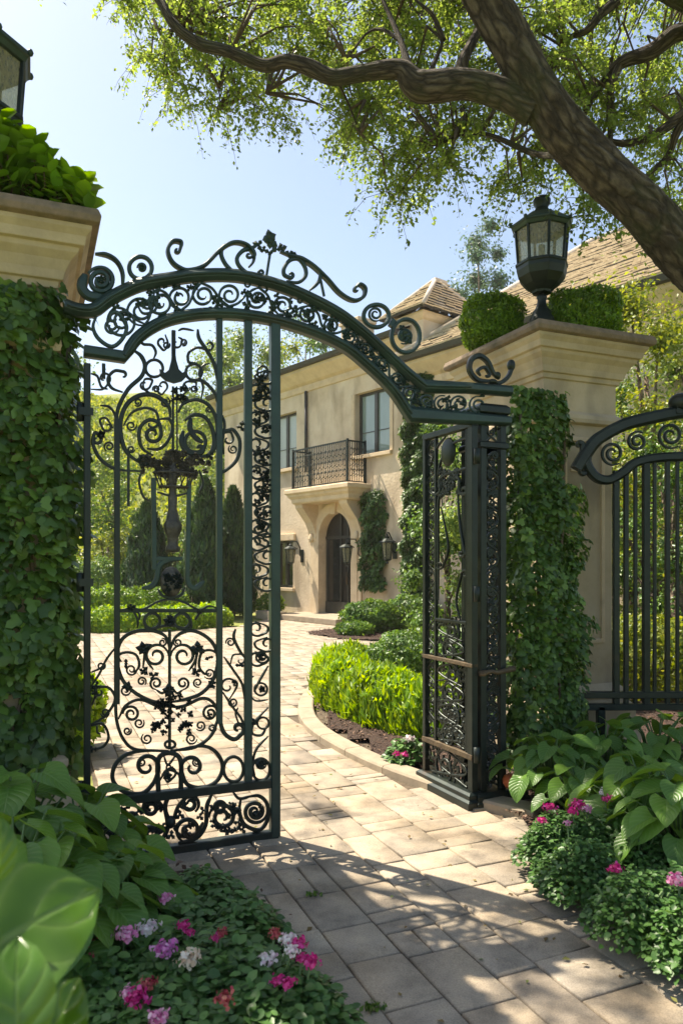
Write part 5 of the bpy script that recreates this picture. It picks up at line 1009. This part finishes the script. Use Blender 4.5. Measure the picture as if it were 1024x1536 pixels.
for (px, py, lab) in [(150, 1470, 'leafy green plant without blooms beside the blurred big leaves'), (330, 1350, 'feathery green plant near the gate leaf end'), (300, 1330, 'fine leaved green mound against the paving near the gate'), (360, 1385, 'leafy green plant where the bed edge curves'), (360, 1450, 'leafy green plant left of the pure white bloom'), (390, 1520, 'leafy plant at the bottom edge between blooms'), (440, 1500, 'green plant at the lower paving edge'), (290, 1500, 'dark green leafy plant low in the bed centre'), (150, 1540, 'leafy plant behind the blurred leaves at the bottom'), (420, 1540, 'green plant at the bottom edge touching the paving'), (120, 1360, 'shaded leafy plant under the left hostas'), (280, 1550, 'leafy plant right of the pink bloom at the bottom edge')]:
    q = gnd(px, py, .2); flowering(Vector((q.x, q.y, .03)), .23, .23, 1300, [], lab, size=.036)
FR = [(825, 1213, .04, 'petal_magenta', 'magenta bloom nearest the gate post', (812, 1232, .03, 'petal_magenta')), (866, 1208, .042, 'petal_magenta', 'hot pink bloom cluster below the small hosta', (858, 1218, .035, 'petal_magenta'), (880, 1214, .03, 'petal_pink')), (912, 1200, .035, 'petal_magenta', 'crimson bloom with a pale leaf beside it', (905, 1190, .032, 'petal_white')), (922, 1305, .035, 'petal_magenta', 'single magenta bloom low over the mulch'), (1016, 1322, .042, 'petal_pink', 'soft pink bloom at the right photo edge'), (850, 1235, .022, 'petal_pink', 'tiny pale pink bloom over fine foliage')]
for e in FR:
    (px, py, r, mt, lab) = e[:5]; hz = .34+random.uniform(-.03, .04); q = gnd(px, py, hz); base = Vector((q.x+random.uniform(0, .05), q.y+random.uniform(-.05, .0), .03)); hd = [(q.x-base.x, q.y-base.y, hz-.03, r, mt)]
    for (px2, py2, r2_, m2_) in e[5:]: g_ = gnd(px2, py2, hz); hd.append((g_.x-base.x, g_.y-base.y, hz-.03, r2_, m2_))
    flowering(base, .18, .28, 1200, hd, 'flowering plant with '+lab, size=.028)
spots = [(806, 1262, 'at the paving edge below the first magenta blooms'), (838, 1258, 'second from the paving edge below the magenta blooms'), (845, 1290, 'where the bed edge bends by the mulch'), (880, 1255, 'under the hot pink cluster'), (880, 1300, 'left of the single low magenta bloom'), (915, 1262, 'in front of the bright hosta'), (925, 1328, 'leaning over the mulch strip'), (950, 1275, 'behind the single low magenta bloom'), (965, 1322, 'right of the low magenta bloom'), (965, 1352, 'at the mulch edge below the low magenta bloom'), (990, 1285, 'above the soft pink bloom'), (1000, 1372, 'lowest of the mounds at the right corner'), (1012, 1340, 'just below the soft pink bloom'), (1050, 1300, 'cut by the right photo edge, upper'), (1050, 1375, 'cut by the right photo edge, lower')]
for (px, py, lab) in spots:
    q = gnd(px, py, .17); h_ = random.uniform(.16, .28); flowering(Vector((q.x+.03, q.y, .03)), random.uniform(.14, .2), h_, 1100, [], 'fine leaved green mound '+lab, size=random.uniform(.022, .03))
q = gnd(612, 1122, .15); flowering(Vector((q.x, q.y, .03)), .17, .2, 400, [(.0, -.06, .2, .05, 'petal_white'), (-.1, -.1, .1, .035, 'petal_magenta'), (.12, -.1, .16, .03, 'petal_magenta'), (-.04, -.14, .1, .035, 'petal_magenta')], 'small flowering plant with white and magenta blooms before the lime hedge')
# ---- terracotta ornament by the post
q = gnd(765, 1172, .06); o = MB().lathe([(.005, -.045), (.03, -.04), (.048, -.015), (.05, .01), (.04, .035), (.015, .05), (.003, .052)], 28, flute=.1, nf=9).build('garden_ornament', M['terracotta'], loc=Vector((q.x, q.y, .2))); tag(o, 'small fluted terracotta ornament nestled between gate post and hosta', 'ornament'); o.location = at(765, 1172, 4.85)
MB().tube([(0, 0, -.04), (0, 0.01, -o.location.z+.02)], .006, 6).build('stake', M['iron'], o)
# ---- lime hedge along the island kerb
def hedge(name, path, wd, hgt, n, size, mat, label, kind='small', up=1.0, cat='hedge', round_=.5, stem=True):
    pth = catmull([Vector((p[0], p[1], 0)) for p in path], 8); L_ = [0]
    for i in range(1, len(pth)): L_.append(L_[-1]+(pth[i]-pth[i-1]).length)
    base = pth[0].copy(); o = empty(name, base, 0, label, cat); s = RNG.uniform(0, L_[-1], n); P_ = np.array([[p.x, p.y] for p in pth]); x = np.interp(s, L_, P_[:, 0]); y = np.interp(s, L_, P_[:, 1]); dx = np.interp(s+.05, L_, P_[:, 0])-np.interp(s-.05, L_, P_[:, 0]); dy = np.interp(s+.05, L_, P_[:, 1])-np.interp(s-.05, L_, P_[:, 1]); l = np.hypot(dx, dy)+1e-9; dx /= l; dy /= l
    th = RNG.uniform(0, PI, n); e = 3.0; k = (np.abs(np.cos(th))**e+np.abs(np.sin(th))**e)**(1/e); q = RNG.uniform(.72, 1, n); lump = 1+.06*np.sin(s*7)+.05*np.sin(s*17+th*4); endt = np.clip(np.minimum(s, L_[-1]-s)/(wd*.6), .05, 1)**.5
    a = np.cos(th)/k*wd/2*q*lump*endt; z = np.sin(th)/k*hgt*q*lump*(.35+.65*endt); p = np.stack([x-dy*a-base.x, y+dx*a-base.y, z], -1); d = np.stack([-dy*np.cos(th), dx*np.cos(th), np.sin(th)], -1)
    nrm = d+rv(n, .5); tan = np.array([0, 0, up])+d*.3+rv(n, .35); leaves('foliage', p, nrm, tan, sizes(n, size*.6, size*1.35), kind, mat, o)
    if stem:
        mb = MB()
        for i in range(int(L_[-1]/.35)+1):
            ss = .15+i*.35; mb.tube([(np.interp(ss, L_, P_[:, 0])-base.x, np.interp(ss, L_, P_[:, 1])-base.y, 0), (np.interp(ss, L_, P_[:, 0])-base.x+.03, np.interp(ss, L_, P_[:, 1])-base.y, hgt*.7)], .012, 5, scale=[1, .5])
        mb.build('stem', M['twig'], o)
    return o
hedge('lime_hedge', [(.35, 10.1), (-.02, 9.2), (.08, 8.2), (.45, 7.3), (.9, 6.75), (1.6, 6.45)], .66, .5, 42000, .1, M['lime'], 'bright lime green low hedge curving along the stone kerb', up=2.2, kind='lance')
bush('round_shrub', Vector((.95, 9.6, 0)), (.62, .6, .36), 12000, .05, M['shrub'], 'rounded mid green shrub behind the lime hedge', kind='small')
bush('round_shrub', Vector((.66, 17.0, 0)), (.66, .6, .36), 7500, .085, M['shrub'], 'spreading green shrub in front of the arched door')
bush('round_shrub', Vector((.3, 16.2, 0)), (.42, .4, .15), 2500, .07, M['shrub'], 'low green shrub at the edge of the bed before the door')
q = gnd(600, 940); bush('round_shrub', Vector((q.x+.2, 17.6, 0)), (.7, .6, .42), 4500, .08, M['shrub'], 'leafy shrub at the foot of the tall wall ivy')
bush('round_shrub', HOUSE.w(-2.2, -.75), (.4, .4, .36), 3000, .07, M['box'], 'round clipped shrub below the ground floor window')
bush('round_shrub', HOUSE.w(-3.3, -1.0), (.45, .45, .42), 3200, .07, M['shrub'], 'round shrub left of the ground floor window')
# ---- hedges and conifers across the court
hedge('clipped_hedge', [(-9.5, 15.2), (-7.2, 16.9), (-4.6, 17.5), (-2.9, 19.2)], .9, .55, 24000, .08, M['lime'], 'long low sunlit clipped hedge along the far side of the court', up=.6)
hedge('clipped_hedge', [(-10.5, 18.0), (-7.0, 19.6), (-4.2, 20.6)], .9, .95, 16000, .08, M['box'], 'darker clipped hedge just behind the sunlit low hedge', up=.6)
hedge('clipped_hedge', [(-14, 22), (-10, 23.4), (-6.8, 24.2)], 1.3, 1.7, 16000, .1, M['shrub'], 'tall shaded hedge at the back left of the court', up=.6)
def cone(loc, r, h, n, label, mat='dark'):
    o = empty('cypress', loc, 0, label, 'cypress', 'dark conical cypresses before the villa'); z = RNG.random(n)**.8*h; a = RNG.uniform(0, 2*PI, n); prof = r*np.minimum(1, (1-z/h)**.72*1.12+.03)*np.minimum(1, .6+z/h*3); q = RNG.uniform(.6, 1.1, n)*(1+.1*np.sin(a*5+z*4)+.1*np.sin(a*3-z*7)+.06*np.sin(z*15+a*9)); d = np.stack([np.cos(a), np.sin(a), np.full(n, .3)], -1)
    p = np.stack([np.cos(a)*prof*q, np.sin(a)*prof*q, z+.1], -1); leaves('foliage', p, d+rv(n, .4), np.array([0, 0, 1.5])+d*.6+rv(n, .3), sizes(n, .1, .27), 'lance', M[mat], o); MB().tube([(0, 0, 0), (0, 0, h*.9)], .07, 6, scale=[1, .3]).build('trunk', M['twig'], o)
for (px, py, ptop, d, w_, lab) in ((308, 905, 728, 21.5, 54, 'tall dark conical cypress framed by the middle of the gate'), (350, 905, 742, 22.3, 48, 'dark cypress between the gate bars and the villa wall'), (222, 905, 762, 22.5, 56, 'broad dark cypress left of the iron urn')):
    p = at(px, py, d); hh = EH+(HY-ptop)/F*d; cone(Vector((p.x, d, 0)), w_/F*d/2*1.5, hh, 17000, lab)
# ---- sunny planting left of the gate, seen through the stile
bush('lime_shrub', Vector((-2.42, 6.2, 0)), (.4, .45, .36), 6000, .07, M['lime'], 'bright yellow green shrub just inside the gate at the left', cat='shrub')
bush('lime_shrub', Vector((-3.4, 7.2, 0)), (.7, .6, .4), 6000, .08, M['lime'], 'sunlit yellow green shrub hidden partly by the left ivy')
# grass in front of hill
n = 30000; x = RNG.uniform(-26, -3, n); y = RNG.uniform(24, 60, n); z = hill_z(x, y)+.02
gr = leaves('grass', np.stack([x, y, z], -1), rv(n)+np.array([0, -.5, 0]), np.array([0, 0, 1.])+rv(n, .3), sizes(n, .18, .45), 'small', M['grass']); tag(gr, kind='stuff')

# ---- litter blown onto the paving and weeds in the joints
n = 900; x = RNG.uniform(-1.5, 3, n); y = RNG.uniform(2, 14, n); k = pip(drive, x, y) & ~pip(island+[(6, 14), (6, 5)], x, y); x, y = x[k], y[k]; n = len(x)
lf = leaves('fallen_leaves', np.stack([x, y, np.full(n, .008)], -1), rv(n, .25)+np.array([0, 0, 1.]), rv(n), sizes(n, .012, .04), 'small', M['dry']); tag(lf, kind='stuff')
wp, wn, wt = [], [], []
for (px, py) in ((560, 1512), (556, 1516), (470, 1343)):
    g_ = gnd(px, py)
    for q in range(26): wp.append((g_.x+random.gauss(0, .018), g_.y+random.gauss(0, .012), .0)); wn.append((random.gauss(0, 1), random.gauss(0, 1), .3)); wt.append((random.gauss(0, .7), random.gauss(0, .7), .7))
n = len(wp); tag(leaves('joint_weeds', np.array(wp), np.array(wn), np.array(wt), sizes(n, .012, .03), 'small', M['shrub']), kind='stuff')
# ================================================================ TREES
def crown_points(n, blobs, inner=.15):
    w_ = np.array([b[3]*b[3] for b in blobs]); w_ /= w_.sum(); k = RNG.choice(len(blobs), n, p=w_); B = np.array(blobs)[k]; d = rv(n); d /= np.linalg.norm(d, axis=1, keepdims=True)
    q = np.minimum(np.abs(RNG.normal(size=n))*.62, 1.35)*(1+.12*np.sin(d[:, 0]*7+B[:, 0])*np.sin(d[:, 1]*6)); return B[:, :3]+d*(B[:, 3]*q)[:, None]*np.array([1, 1, .8]), d
def tree(loc, h, r, nb, n, size, mat, label, group=None, trunk_r=.16, low=.25, name='tree', cat='tree', tall=1.0, br=.38):
    o = empty(name, loc, random.uniform(0, 6), label, cat, group); blobs = []
    for i in range(nb):
        t = (i+.5)/nb; a = i*2.4+random.uniform(-.4, .4); z = h*(low+(1-low)*t); rr = r*math.sin(PI*min(1, .22+t*.74))**.7*random.uniform(.5, .9); b = r*br*random.uniform(.75, 1.25)
        blobs.append((rr*math.cos(a), rr*math.sin(a), z-b*.4, b))
    blobs.append((0, 0, h*(low+.45*(1-low)), r*.62)); p, d = crown_points(n, blobs); m = len(p)
    leaves('crown', p, d+rv(m, .6)+np.array([0, 0, .3]), d*.5+np.array([0, 0, -.35])+rv(m, .6), sizes(m, size*.6, size*1.3), 'small', mat, o)
    mb = MB(); mb.tube([(0, 0, -.3), (.05*r, 0, h*.3), (0, .04*r, h*.75)], trunk_r, 9, scale=[1.2, .8, .25])
    for b in blobs[:-1:2]: mb.tube([(.0, 0, max(.3, b[2]*.55)), (b[0]*.45, b[1]*.45, b[2]*.8), (b[0]*.8, b[1]*.8, b[2])], trunk_r*.4, 6, scale=[1, .6, .2])
    mb.build('trunk', M['bark'], o); return o
def hz(x, y): return float(hill_z(np.array([x]), np.array([y]))[0])
def tr(px, ptop, d, r, n, size, mat, label, **k):
    x = (px-CX)/F*d; g = max(hz(x, d), 0) if d > 26 else 0; h = EH+(HY-ptop)/F*d-g; return tree(Vector((x, d, g)), h, r, k.pop('nb', 12), n, size, M[mat], label, **k)
GB = 'trees on the slope behind the court'
tr(372, 478, 40, 3.4, 12000, .2, 'far', 'pale green tree rising above the left end of the villa roof', group=GB, low=.1)
tr(425, 500, 44, 3.0, 9000, .2, 'gold', 'light yellow green tree right of the stile behind the villa roof', group=GB, low=.1)
tr(460, 470, 52, 3.6, 9000, .24, 'shrub', 'darker green tree furthest right behind the villa roof', group=GB, low=.1)
tr(330, 505, 48, 3.0, 8000, .22, 'far', 'pale tree behind the middle gate bar', group=GB, low=.1)
tr(95, 520, 30, 3.0, 7000, .17, 'far', 'green tree mostly hidden behind the left ivy', group=GB, low=.05)
tr(170, 690, 33, 2.0, 6000, .16, 'shrub', 'small dark tree on the lower slope by the gate stile', group=GB, low=.02)
tr(300, 690, 34, 1.6, 4000, .15, 'far', 'small pale tree behind the central cypress', group=GB, low=.02)
tr(160, 790, 26.5, 1.5, 6000, .12, 'gold', 'low bushy golden tree behind the tall shaded hedge', group=GB, low=.02)
tr(195, 800, 28, 1.3, 4500, .12, 'far', 'low bushy pale tree behind the shaded hedge', group=GB, low=.02)
tr(262, 790, 27, 1.2, 4000, .12, 'shrub', 'low bushy green tree between the two cypresses', group=GB, low=.02)
tr(725, 325, 42, 2.3, 16000, .2, 'bluegreen', 'slender blue green tree standing beyond the villa roof', trunk_r=.2, low=.3, nb=22, br=.42)
tr(700, 395, 43, 2.0, 3500, .2, 'bluegreen', 'lower blue green tree left of the slender one beyond the roof', trunk_r=.2, low=.3, nb=12, br=.5)
# right of the pillar, behind the fence
GR = 'trees behind the iron fence'
for (px, pt, d, r, n, s, m_, lab) in ((975, 418, 11.0, 1.5, 22000, .075, 'gold', 'golden leaved tree behind the iron fence beside the pillar'), (1075, 430, 12.5, 1.9, 16000, .085, 'far', 'pale green tree at the right edge behind the fence'), (945, 560, 13.0, 1.4, 14000, .08, 'shrub', 'green tree low behind the pillar and fence'), (1010, 640, 9.6, 1.0, 12000, .06, 'ivy', 'dark leafy small tree close behind the fence bars')):
    tr(px, pt, d, r, n, s, m_, lab, group=GR, low=.08, nb=15, trunk_r=.12)
bush('lime_shrub', Vector((3.6, 8.6, 0)), (.9, .7, .5), 9000, .06, M['gold'], 'yellow green shrub glowing behind the lower fence bars')
bush('round_shrub', Vector((4.6, 7.8, 0)), (.9, .7, .55), 7000, .06, M['shrub'], 'green shrub behind the fence at the right photo edge')
# behind the open gate leaf
GM = 'greenery behind the open gate leaf'
tr(672, 615, 13.5, .85, 15000, .075, 'shrub', 'mid green tree seen through the open narrow gate leaf', group=GM, low=.04, trunk_r=.08)
tr(735, 600, 12.5, .9, 14000, .075, 'far', 'tree filling the gap between open leaf and ivy column', group=GM, low=.04, trunk_r=.08)
tr(790, 640, 11.5, 1.1, 9000, .08, 'ivy_far', 'darker tree hidden mostly behind the right ivy column', group=GM, low=.04, trunk_r=.08)
bush('round_shrub', Vector((1.6, 9.0, 0)), (.55, .5, .42), 7000, .055, M['shrub'], 'green shrub behind the lower half of the open gate leaf')
bush('round_shrub', Vector((2.3, 8.2, 0)), (.7, .5, .5), 7000, .06, M['ivy_far'], 'dark shrub behind the right ivy column foot')
# ================================================================ BIG OVERHANGING TREE
T = empty('spreading_oak_tree', (4.3, 5.1, 0), 0, 'huge old tree with ridged leaning trunk and leafy limbs arching over the gate', 'tree')
TO = Vector((4.3, 5.1, 0))
def noisy_tube(path, rad, k=28, amp=.12, seed=0, name='limb', seg=10, parent=None):
    P_ = catmull(path, seg); rr = np.interp(np.linspace(0, 1, len(P_)), np.linspace(0, 1, len(rad)), rad)
    Q = []; 
    vs = []; up = Vector((0, 0, 1)); prev = None; L_ = 0
    for i, p in enumerate(P_):
        t = (P_[min(i+1, len(P_)-1)]-P_[max(i-1, 0)]).normalized()
        a = t.cross(Vector((.1, 1, .05))).normalized() if prev is None else (prev-t*prev.dot(t)).normalized(); b = t.cross(a); prev = a
        if i: L_ += (p-P_[i-1]).length
        for j in range(k):
            th = 2*PI*j/k; tw = th+L_*.5; f = 1+amp*(.5*abs(math.sin(tw*4.5+.9*math.sin(L_*5+seed)+seed))-.25+.35*math.sin(tw*2+L_*2.3+seed)*math.sin(L_*3.1)+.25*abs(math.sin(tw*9+L_*6+2*math.sin(L_*9)))+.14*random.uniform(-1, 1)+.18*math.sin(L_*6.3+tw*3))
            vs.append(p+(a*math.cos(th)+b*math.sin(th))*rr[i]*f-TO)
    n = len(P_); V_ = np.array([tuple(x) for x in vs]).reshape(n, k, 3); V_ = np.concatenate([V_, V_[:, :1]], 1); ll = np.concatenate([[0], np.cumsum([(P_[q]-P_[q-1]).length for q in range(1, n)])])
    UV = np.stack(np.broadcast_arrays((np.arange(k+1)/k*(.5 if rad[0] < .1 else 1))[None, :]+seed, ll[:, None]), -1); idm = np.arange(n*(k+1)).reshape(n, k+1)
    mesh_np(name, V_.reshape(-1, 3), np.stack([idm[:-1, :-1], idm[:-1, 1:], idm[1:, 1:], idm[1:, :-1]], -1).reshape(-1, 4), M['oakbark'], parent or T, smooth=True, uv=UV.reshape(-1, 2)); return P_
trunk = [Vector((4.3, 5.1, -.2)), Vector((4.1, 5.1, .8)), Vector((3.6, 5.15, 2.2)), Vector((2.95, 5.15, 3.2)), at(1010, 365, 5.1), at(960, 310, 5.05), at(895, 248, 5.0), at(838, 188, 4.95), at(792, 112, 4.9), at(752, 40, 4.85), at(700, -50, 4.8), at(640, -200, 4.7)]
noisy_tube(trunk, [.42, .3, .21, .17, .148, .143, .14, .135, .127, .12, .105, .09], k=110, amp=.17, name='trunk', seg=26)
BR = []
def branch(pts, rad, amp=.1, seg=7, k=12): P_ = noisy_tube([at(*p) for p in pts], rad, k=k, amp=amp, seed=random.uniform(0, 6), name='limb', seg=seg); BR.extend(P_); return P_
branch([(800, 165, 4.95), (760, 143, 4.95), (700, 126, 4.95), (630, 130, 4.95), (600, 105, 4.95), (550, 108, 4.98), (500, 116, 5.0), (465, 102, 5.0), (430, 92, 5.0), (395, 98, 5.05), (345, 78, 5.05), (300, 66, 5.1), (262, 38, 5.1), (235, -10, 5.2), (200, -60, 5.3)], [.11, .09, .085, .095, .06, .05, .046, .05, .042, .04, .036, .036, .032, .028, .02], amp=.16, k=20)
for pts, r in (([(628, 118, 5.1), (612, 95, 5.1), (600, 60, 5.2), (583, 20, 5.3), (560, -30, 5.4)], .03), ([(690, 122, 5), (695, 90, 5), (715, 50, 5.1), (740, 10, 5.2)], .05), ([(600, 62, 5.2), (575, 45, 5.3), (550, 50, 5.4), (520, 90, 5.6)], .015), ([(665, 60, 5.3), (650, 25, 5.3), (635, 10, 5.3), (600, -20, 5.4)], .02), ([(640, 118, 5.2), (655, 85, 5.3), (662, 60, 5.3), (640, 40, 5.4)], .02),
    ([(850, 235, 5.1), (800, 230, 5.5), (740, 205, 5.7), (700, 200, 5.8), (660, 215, 5.9)], .025), ([(500, 112, 5.3), (520, 150, 5.5), (540, 200, 5.8)], .012), ([(430, 92, 5.5), (420, 120, 5.7), (400, 140, 5.8)], .01), ([(345, 80, 5.7), (330, 120, 5.8), (330, 160, 5.9)], .01), ([(262, 38, 5.9), (250, 70, 5.9), (245, 110, 6)], .01)):
    branch(pts, [r, r*.8, r*.6, r*.35], k=8)
# right-hand limbs (from the trunk's far side)
branch([(1150, 260, 5.4), (1080, 60, 5.6), (1020, 48, 5.7), (975, 78, 5.8), (930, 95, 5.9), (900, 130, 6.0), (868, 185, 6.1)], [.12, .08, .065, .06, .045, .025, .012], k=14)
branch([(928, 98, 5.9), (916, 130, 5.9), (914, 180, 6), (913, 220, 6), (890, 300, 6.1)], [.035, .03, .025, .02, .01], k=9); branch([(1120, 60, 5.5), (1050, 5, 5.4), (1000, -20, 5.4), (930, -60, 5.5)], [.11, .1, .09, .06], k=14)
branch([(1120, 110, 5.9), (1024, 172, 6), (985, 200, 6), (940, 215, 6.1), (900, 208, 6.2), (870, 196, 6.2)], [.06, .045, .035, .03, .02, .012], k=9); branch([(1100, 140, 6), (1024, 185, 6), (1000, 235, 6.1), (960, 275, 6.1), (945, 330, 6.2)], [.05, .04, .025, .015, .008], k=9); branch([(900, 20, 6), (880, 45, 6), (850, 60, 6.1), (830, 100, 6.2)], [.04, .03, .02, .01], k=8); branch([(1060, -60, 6), (980, -40, 6), (900, 20, 6)], [.06, .05, .04], k=8)
# limbs beyond the frame, over the viewer: they carry the unseen canopy added to shade the drive
def wbranch(pts, rad): P_ = noisy_tube([Vector(p) for p in pts], rad, k=12, amp=.12, seed=random.uniform(0, 6), name='limb', seg=6); BR.extend(P_)
e = at(640, -200, 4.7)
wbranch([e, e+Vector((-.7, .3, .7)), e+Vector((-1.8, .8, 1.0)), e+Vector((-3.2, 1.2, 1.0)), e+Vector((-4.6, 1.4, .8))], [.12, .1, .07, .04, .02]); wbranch([e, e+Vector((-.6, -.7, .6)), e+Vector((-1.6, -1.6, .8)), e+Vector((-2.8, -2.2, .8))], [.11, .09, .06, .02]); wbranch([e, e+Vector((.2, .9, .8)), e+Vector((.5, 2.0, 1.2)), e+Vector((.6, 3.4, 1.2))], [.1, .08, .05, .02])
wbranch([e, e+Vector((.3, -.5, .8)), e+Vector((1.2, -1.2, 1.2)), e+Vector((2.4, -1.8, 1.2))], [.09, .07, .05, .02])
# foliage: drooping sprays on twigs
region = [(165, -30), (190, 50), (225, 140), (240, 165), (270, 150), (290, 225), (335, 215), (345, 185), (390, 190), (425, 205), (440, 160), (480, 120), (505, 190), (520, 235), (540, 265), (565, 320), (610, 320), (670, 330), (700, 260), (722, 225), (735, 270), (745, 330), (790, 300), (820, 250), (860, 320), (880, 350), (905, 380), (940, 375), (1040, 330), (1040, -30)]
Pn = [np.array(p) for p in region]
BRa = np.array([[p.x, p.y, p.z] for p in BR])
anchors = []
def inreg(x, y): return pip(region, np.array([x]), np.array([y]))[0]
tries = 0
while len(anchors) < 400 and tries < 20000:
    tries += 1; px = random.uniform(130, 1040); py = random.uniform(-60, 360)
    if not (inreg(px, py) and inreg(px, py+28)) and not (py < -5): continue
    if py < 0 and not 175 < px: continue
    if not (inreg(px, py-30) or py < 40): continue
    # open windows where the sky shows
    if 455 < px < 520 and 130 < py < 180 and random.random() < .7: continue
    if 700 < px < 760 and 20 < py < 330 and py > 215 and random.random() < .75: continue
    if 255 < px < 300 and 95 < py < 150 and random.random() < .6: continue
    if random.random() < .28*(math.sin(px*.037+1)*math.sin(py*.045+2)+.6): continue
    anchors.append(at(px, py, random.uniform(5.55, 7.6) if px < 860 else random.uniform(5.7, 7.6)))
# hanging fringe right of the trunk
nvis = len(anchors)
clumps = [(random.uniform(-6.0, 3.5), random.uniform(1.5, 8.5), random.uniform(6.0, 7.8)) for _ in range(44)]
for _ in range(430): # extra unseen canopy, added to dapple the drive with shade, in separate clumps
    c_ = random.choice(clumps); v = Vector((random.gauss(c_[0], .3), random.gauss(c_[1], .3), random.gauss(c_[2], .2)))
    px = CX+F*v.x/v.y; py = HY-F*(v.z-EH)/v.y
    if py > -30 and -40 < px < 1064: continue
    anchors.append(v)
tw = MB(); Pl, Nl, Tl = [], [], []
for ai, v in enumerate(anchors):
    a = np.array(v); near = BRa[np.argmin(((BRa-a)**2).sum(1))]; mid = (near+a)/2+np.array([random.uniform(-.1, .1), random.uniform(-.1, .1), .12])
    if np.linalg.norm(near-a) < 2.2: tw.tube([Vector(near)-TO, Vector(mid)-TO, v-TO], .009, 4, scale=[1.5, 1, .5])
    ns = 7 if ai < nvis else 8
    for s in range(ns):
        th = random.uniform(0, 2*PI); L_ = random.uniform(.22, .5); out_ = Vector((math.cos(th), math.sin(th), 0)); p = v.copy(); d = (out_*random.uniform(.3, 1)+Vector((0, 0, random.uniform(-.3, .5)))).normalized(); pts_ = [p]
        for q in range(5): d = (d+Vector((0, 0, -.38))).normalized(); p = p+d*L_/5; pts_.append(p)
        tw.tube([x-TO for x in pts_[::2]+[pts_[-1]]], .003, 3, scale=[1, .8, .6, .3])
        nl = 24 if ai < nvis else 16
        tt = np.sort(RNG.random(nl)); pa = np.array([tuple(x-TO) for x in pts_]); xi = np.linspace(0, 1, 6); pos = np.stack([np.interp(tt, xi, pa[:, c]) for c in range(3)], -1); pos += rv(nl, .022)
        Pl.append(pos); dd_ = np.array(tuple(d)); side = rv(nl, .8); Tl.append(side+dd_*.6+np.array([0, 0, -.3])); Nl.append(rv(nl, .7)+np.array([0, 0, .8]))
P_ = np.concatenate(Pl); k = len(P_); sz = sizes(k, .028, .052)
leaves('crown', P_, np.concatenate(Nl), np.concatenate(Tl), sz, 'small', M['oak'], T)
tw.build('twigs', M['twig'], T, normals=False)
print('OAK LEAVES', k)
HAZE = .0006
# ================================================================ LIGHT AND CAMERA
SUN_EL = 58; SUN_DIR = Vector((-.83, .56, 0)).normalized()
sd = Vector((SUN_DIR.x*math.cos(math.radians(SUN_EL)), SUN_DIR.y*math.cos(math.radians(SUN_EL)), math.sin(math.radians(SUN_EL))))
w = bpy.data.worlds.new('World'); scene.world = w; w.use_nodes = True; nt = w.node_tree; nt.nodes.clear()
sky = nt.nodes.new('ShaderNodeTexSky'); sky.sky_type = 'NISHITA'; sky.sun_disc = False; sky.sun_elevation = math.radians(SUN_EL)
sky.sun_rotation = math.atan2(sd.x, sd.y); sky.air_density = 1.0; sky.dust_density = 1.3; sky.ozone_density = 1.0
bg = nt.nodes.new('ShaderNodeBackground'); bg.inputs[1].default_value = .1; wo = nt.nodes.new('ShaderNodeOutputWorld')
nt.links.new(sky.outputs[0], bg.inputs[0]); nt.links.new(bg.outputs[0], wo.inputs[0])
sl = bpy.data.lights.new('sun', 'SUN'); sl.energy = 4.8; sl.angle = math.radians(.55); sl.color = (1, .93, .82)
so = bpy.data.objects.new('sun', sl); COL.objects.link(so); so.rotation_euler = sd.to_track_quat('Z', 'Y').to_euler()
cam = bpy.data.cameras.new('camera'); co = bpy.data.objects.new('camera', cam); COL.objects.link(co); scene.camera = co
co.location = (0, 0, EH); co.rotation_euler = (math.radians(90), 0, 0)
cam.sensor_fit = 'VERTICAL'; cam.sensor_height = 36; cam.sensor_width = 24; cam.lens = 36*F/1536; cam.shift_y = (HY-768)/1536; cam.clip_end = 3000; cam.clip_start = .05
cam.dof.use_dof = True; cam.dof.focus_distance = 6.0; cam.dof.aperture_fstop = 4
scene.view_settings.view_transform = 'Standard'; scene.view_settings.look = 'None'; scene.view_settings.exposure = 1.3; scene.view_settings.use_white_balance = True; scene.view_settings.white_balance_temperature = 7100; scene.view_settings.gamma = 1
scene.render.engine = 'CYCLES'; scene.cycles.max_bounces = 8; scene.cycles.transparent_max_bounces = 8; scene.cycles.use_denoising = True

def haze(density):
    m, nt_, nd, lk = new_mat('air'); out = nd.new('ShaderNodeOutputMaterial'); v = nd.new('ShaderNodeVolumePrincipled'); v.inputs['Density'].default_value = density; v.inputs['Color'].default_value = (1, .98, .93, 1); v.inputs['Anisotropy'].default_value = .1; lk.new(v.outputs[0], out.inputs['Volume'])
    o = MB().box(-420, 420, -60, 500, -2.0, 40).build('haze', m); tag(o, kind='stuff')
haze(HAZE)
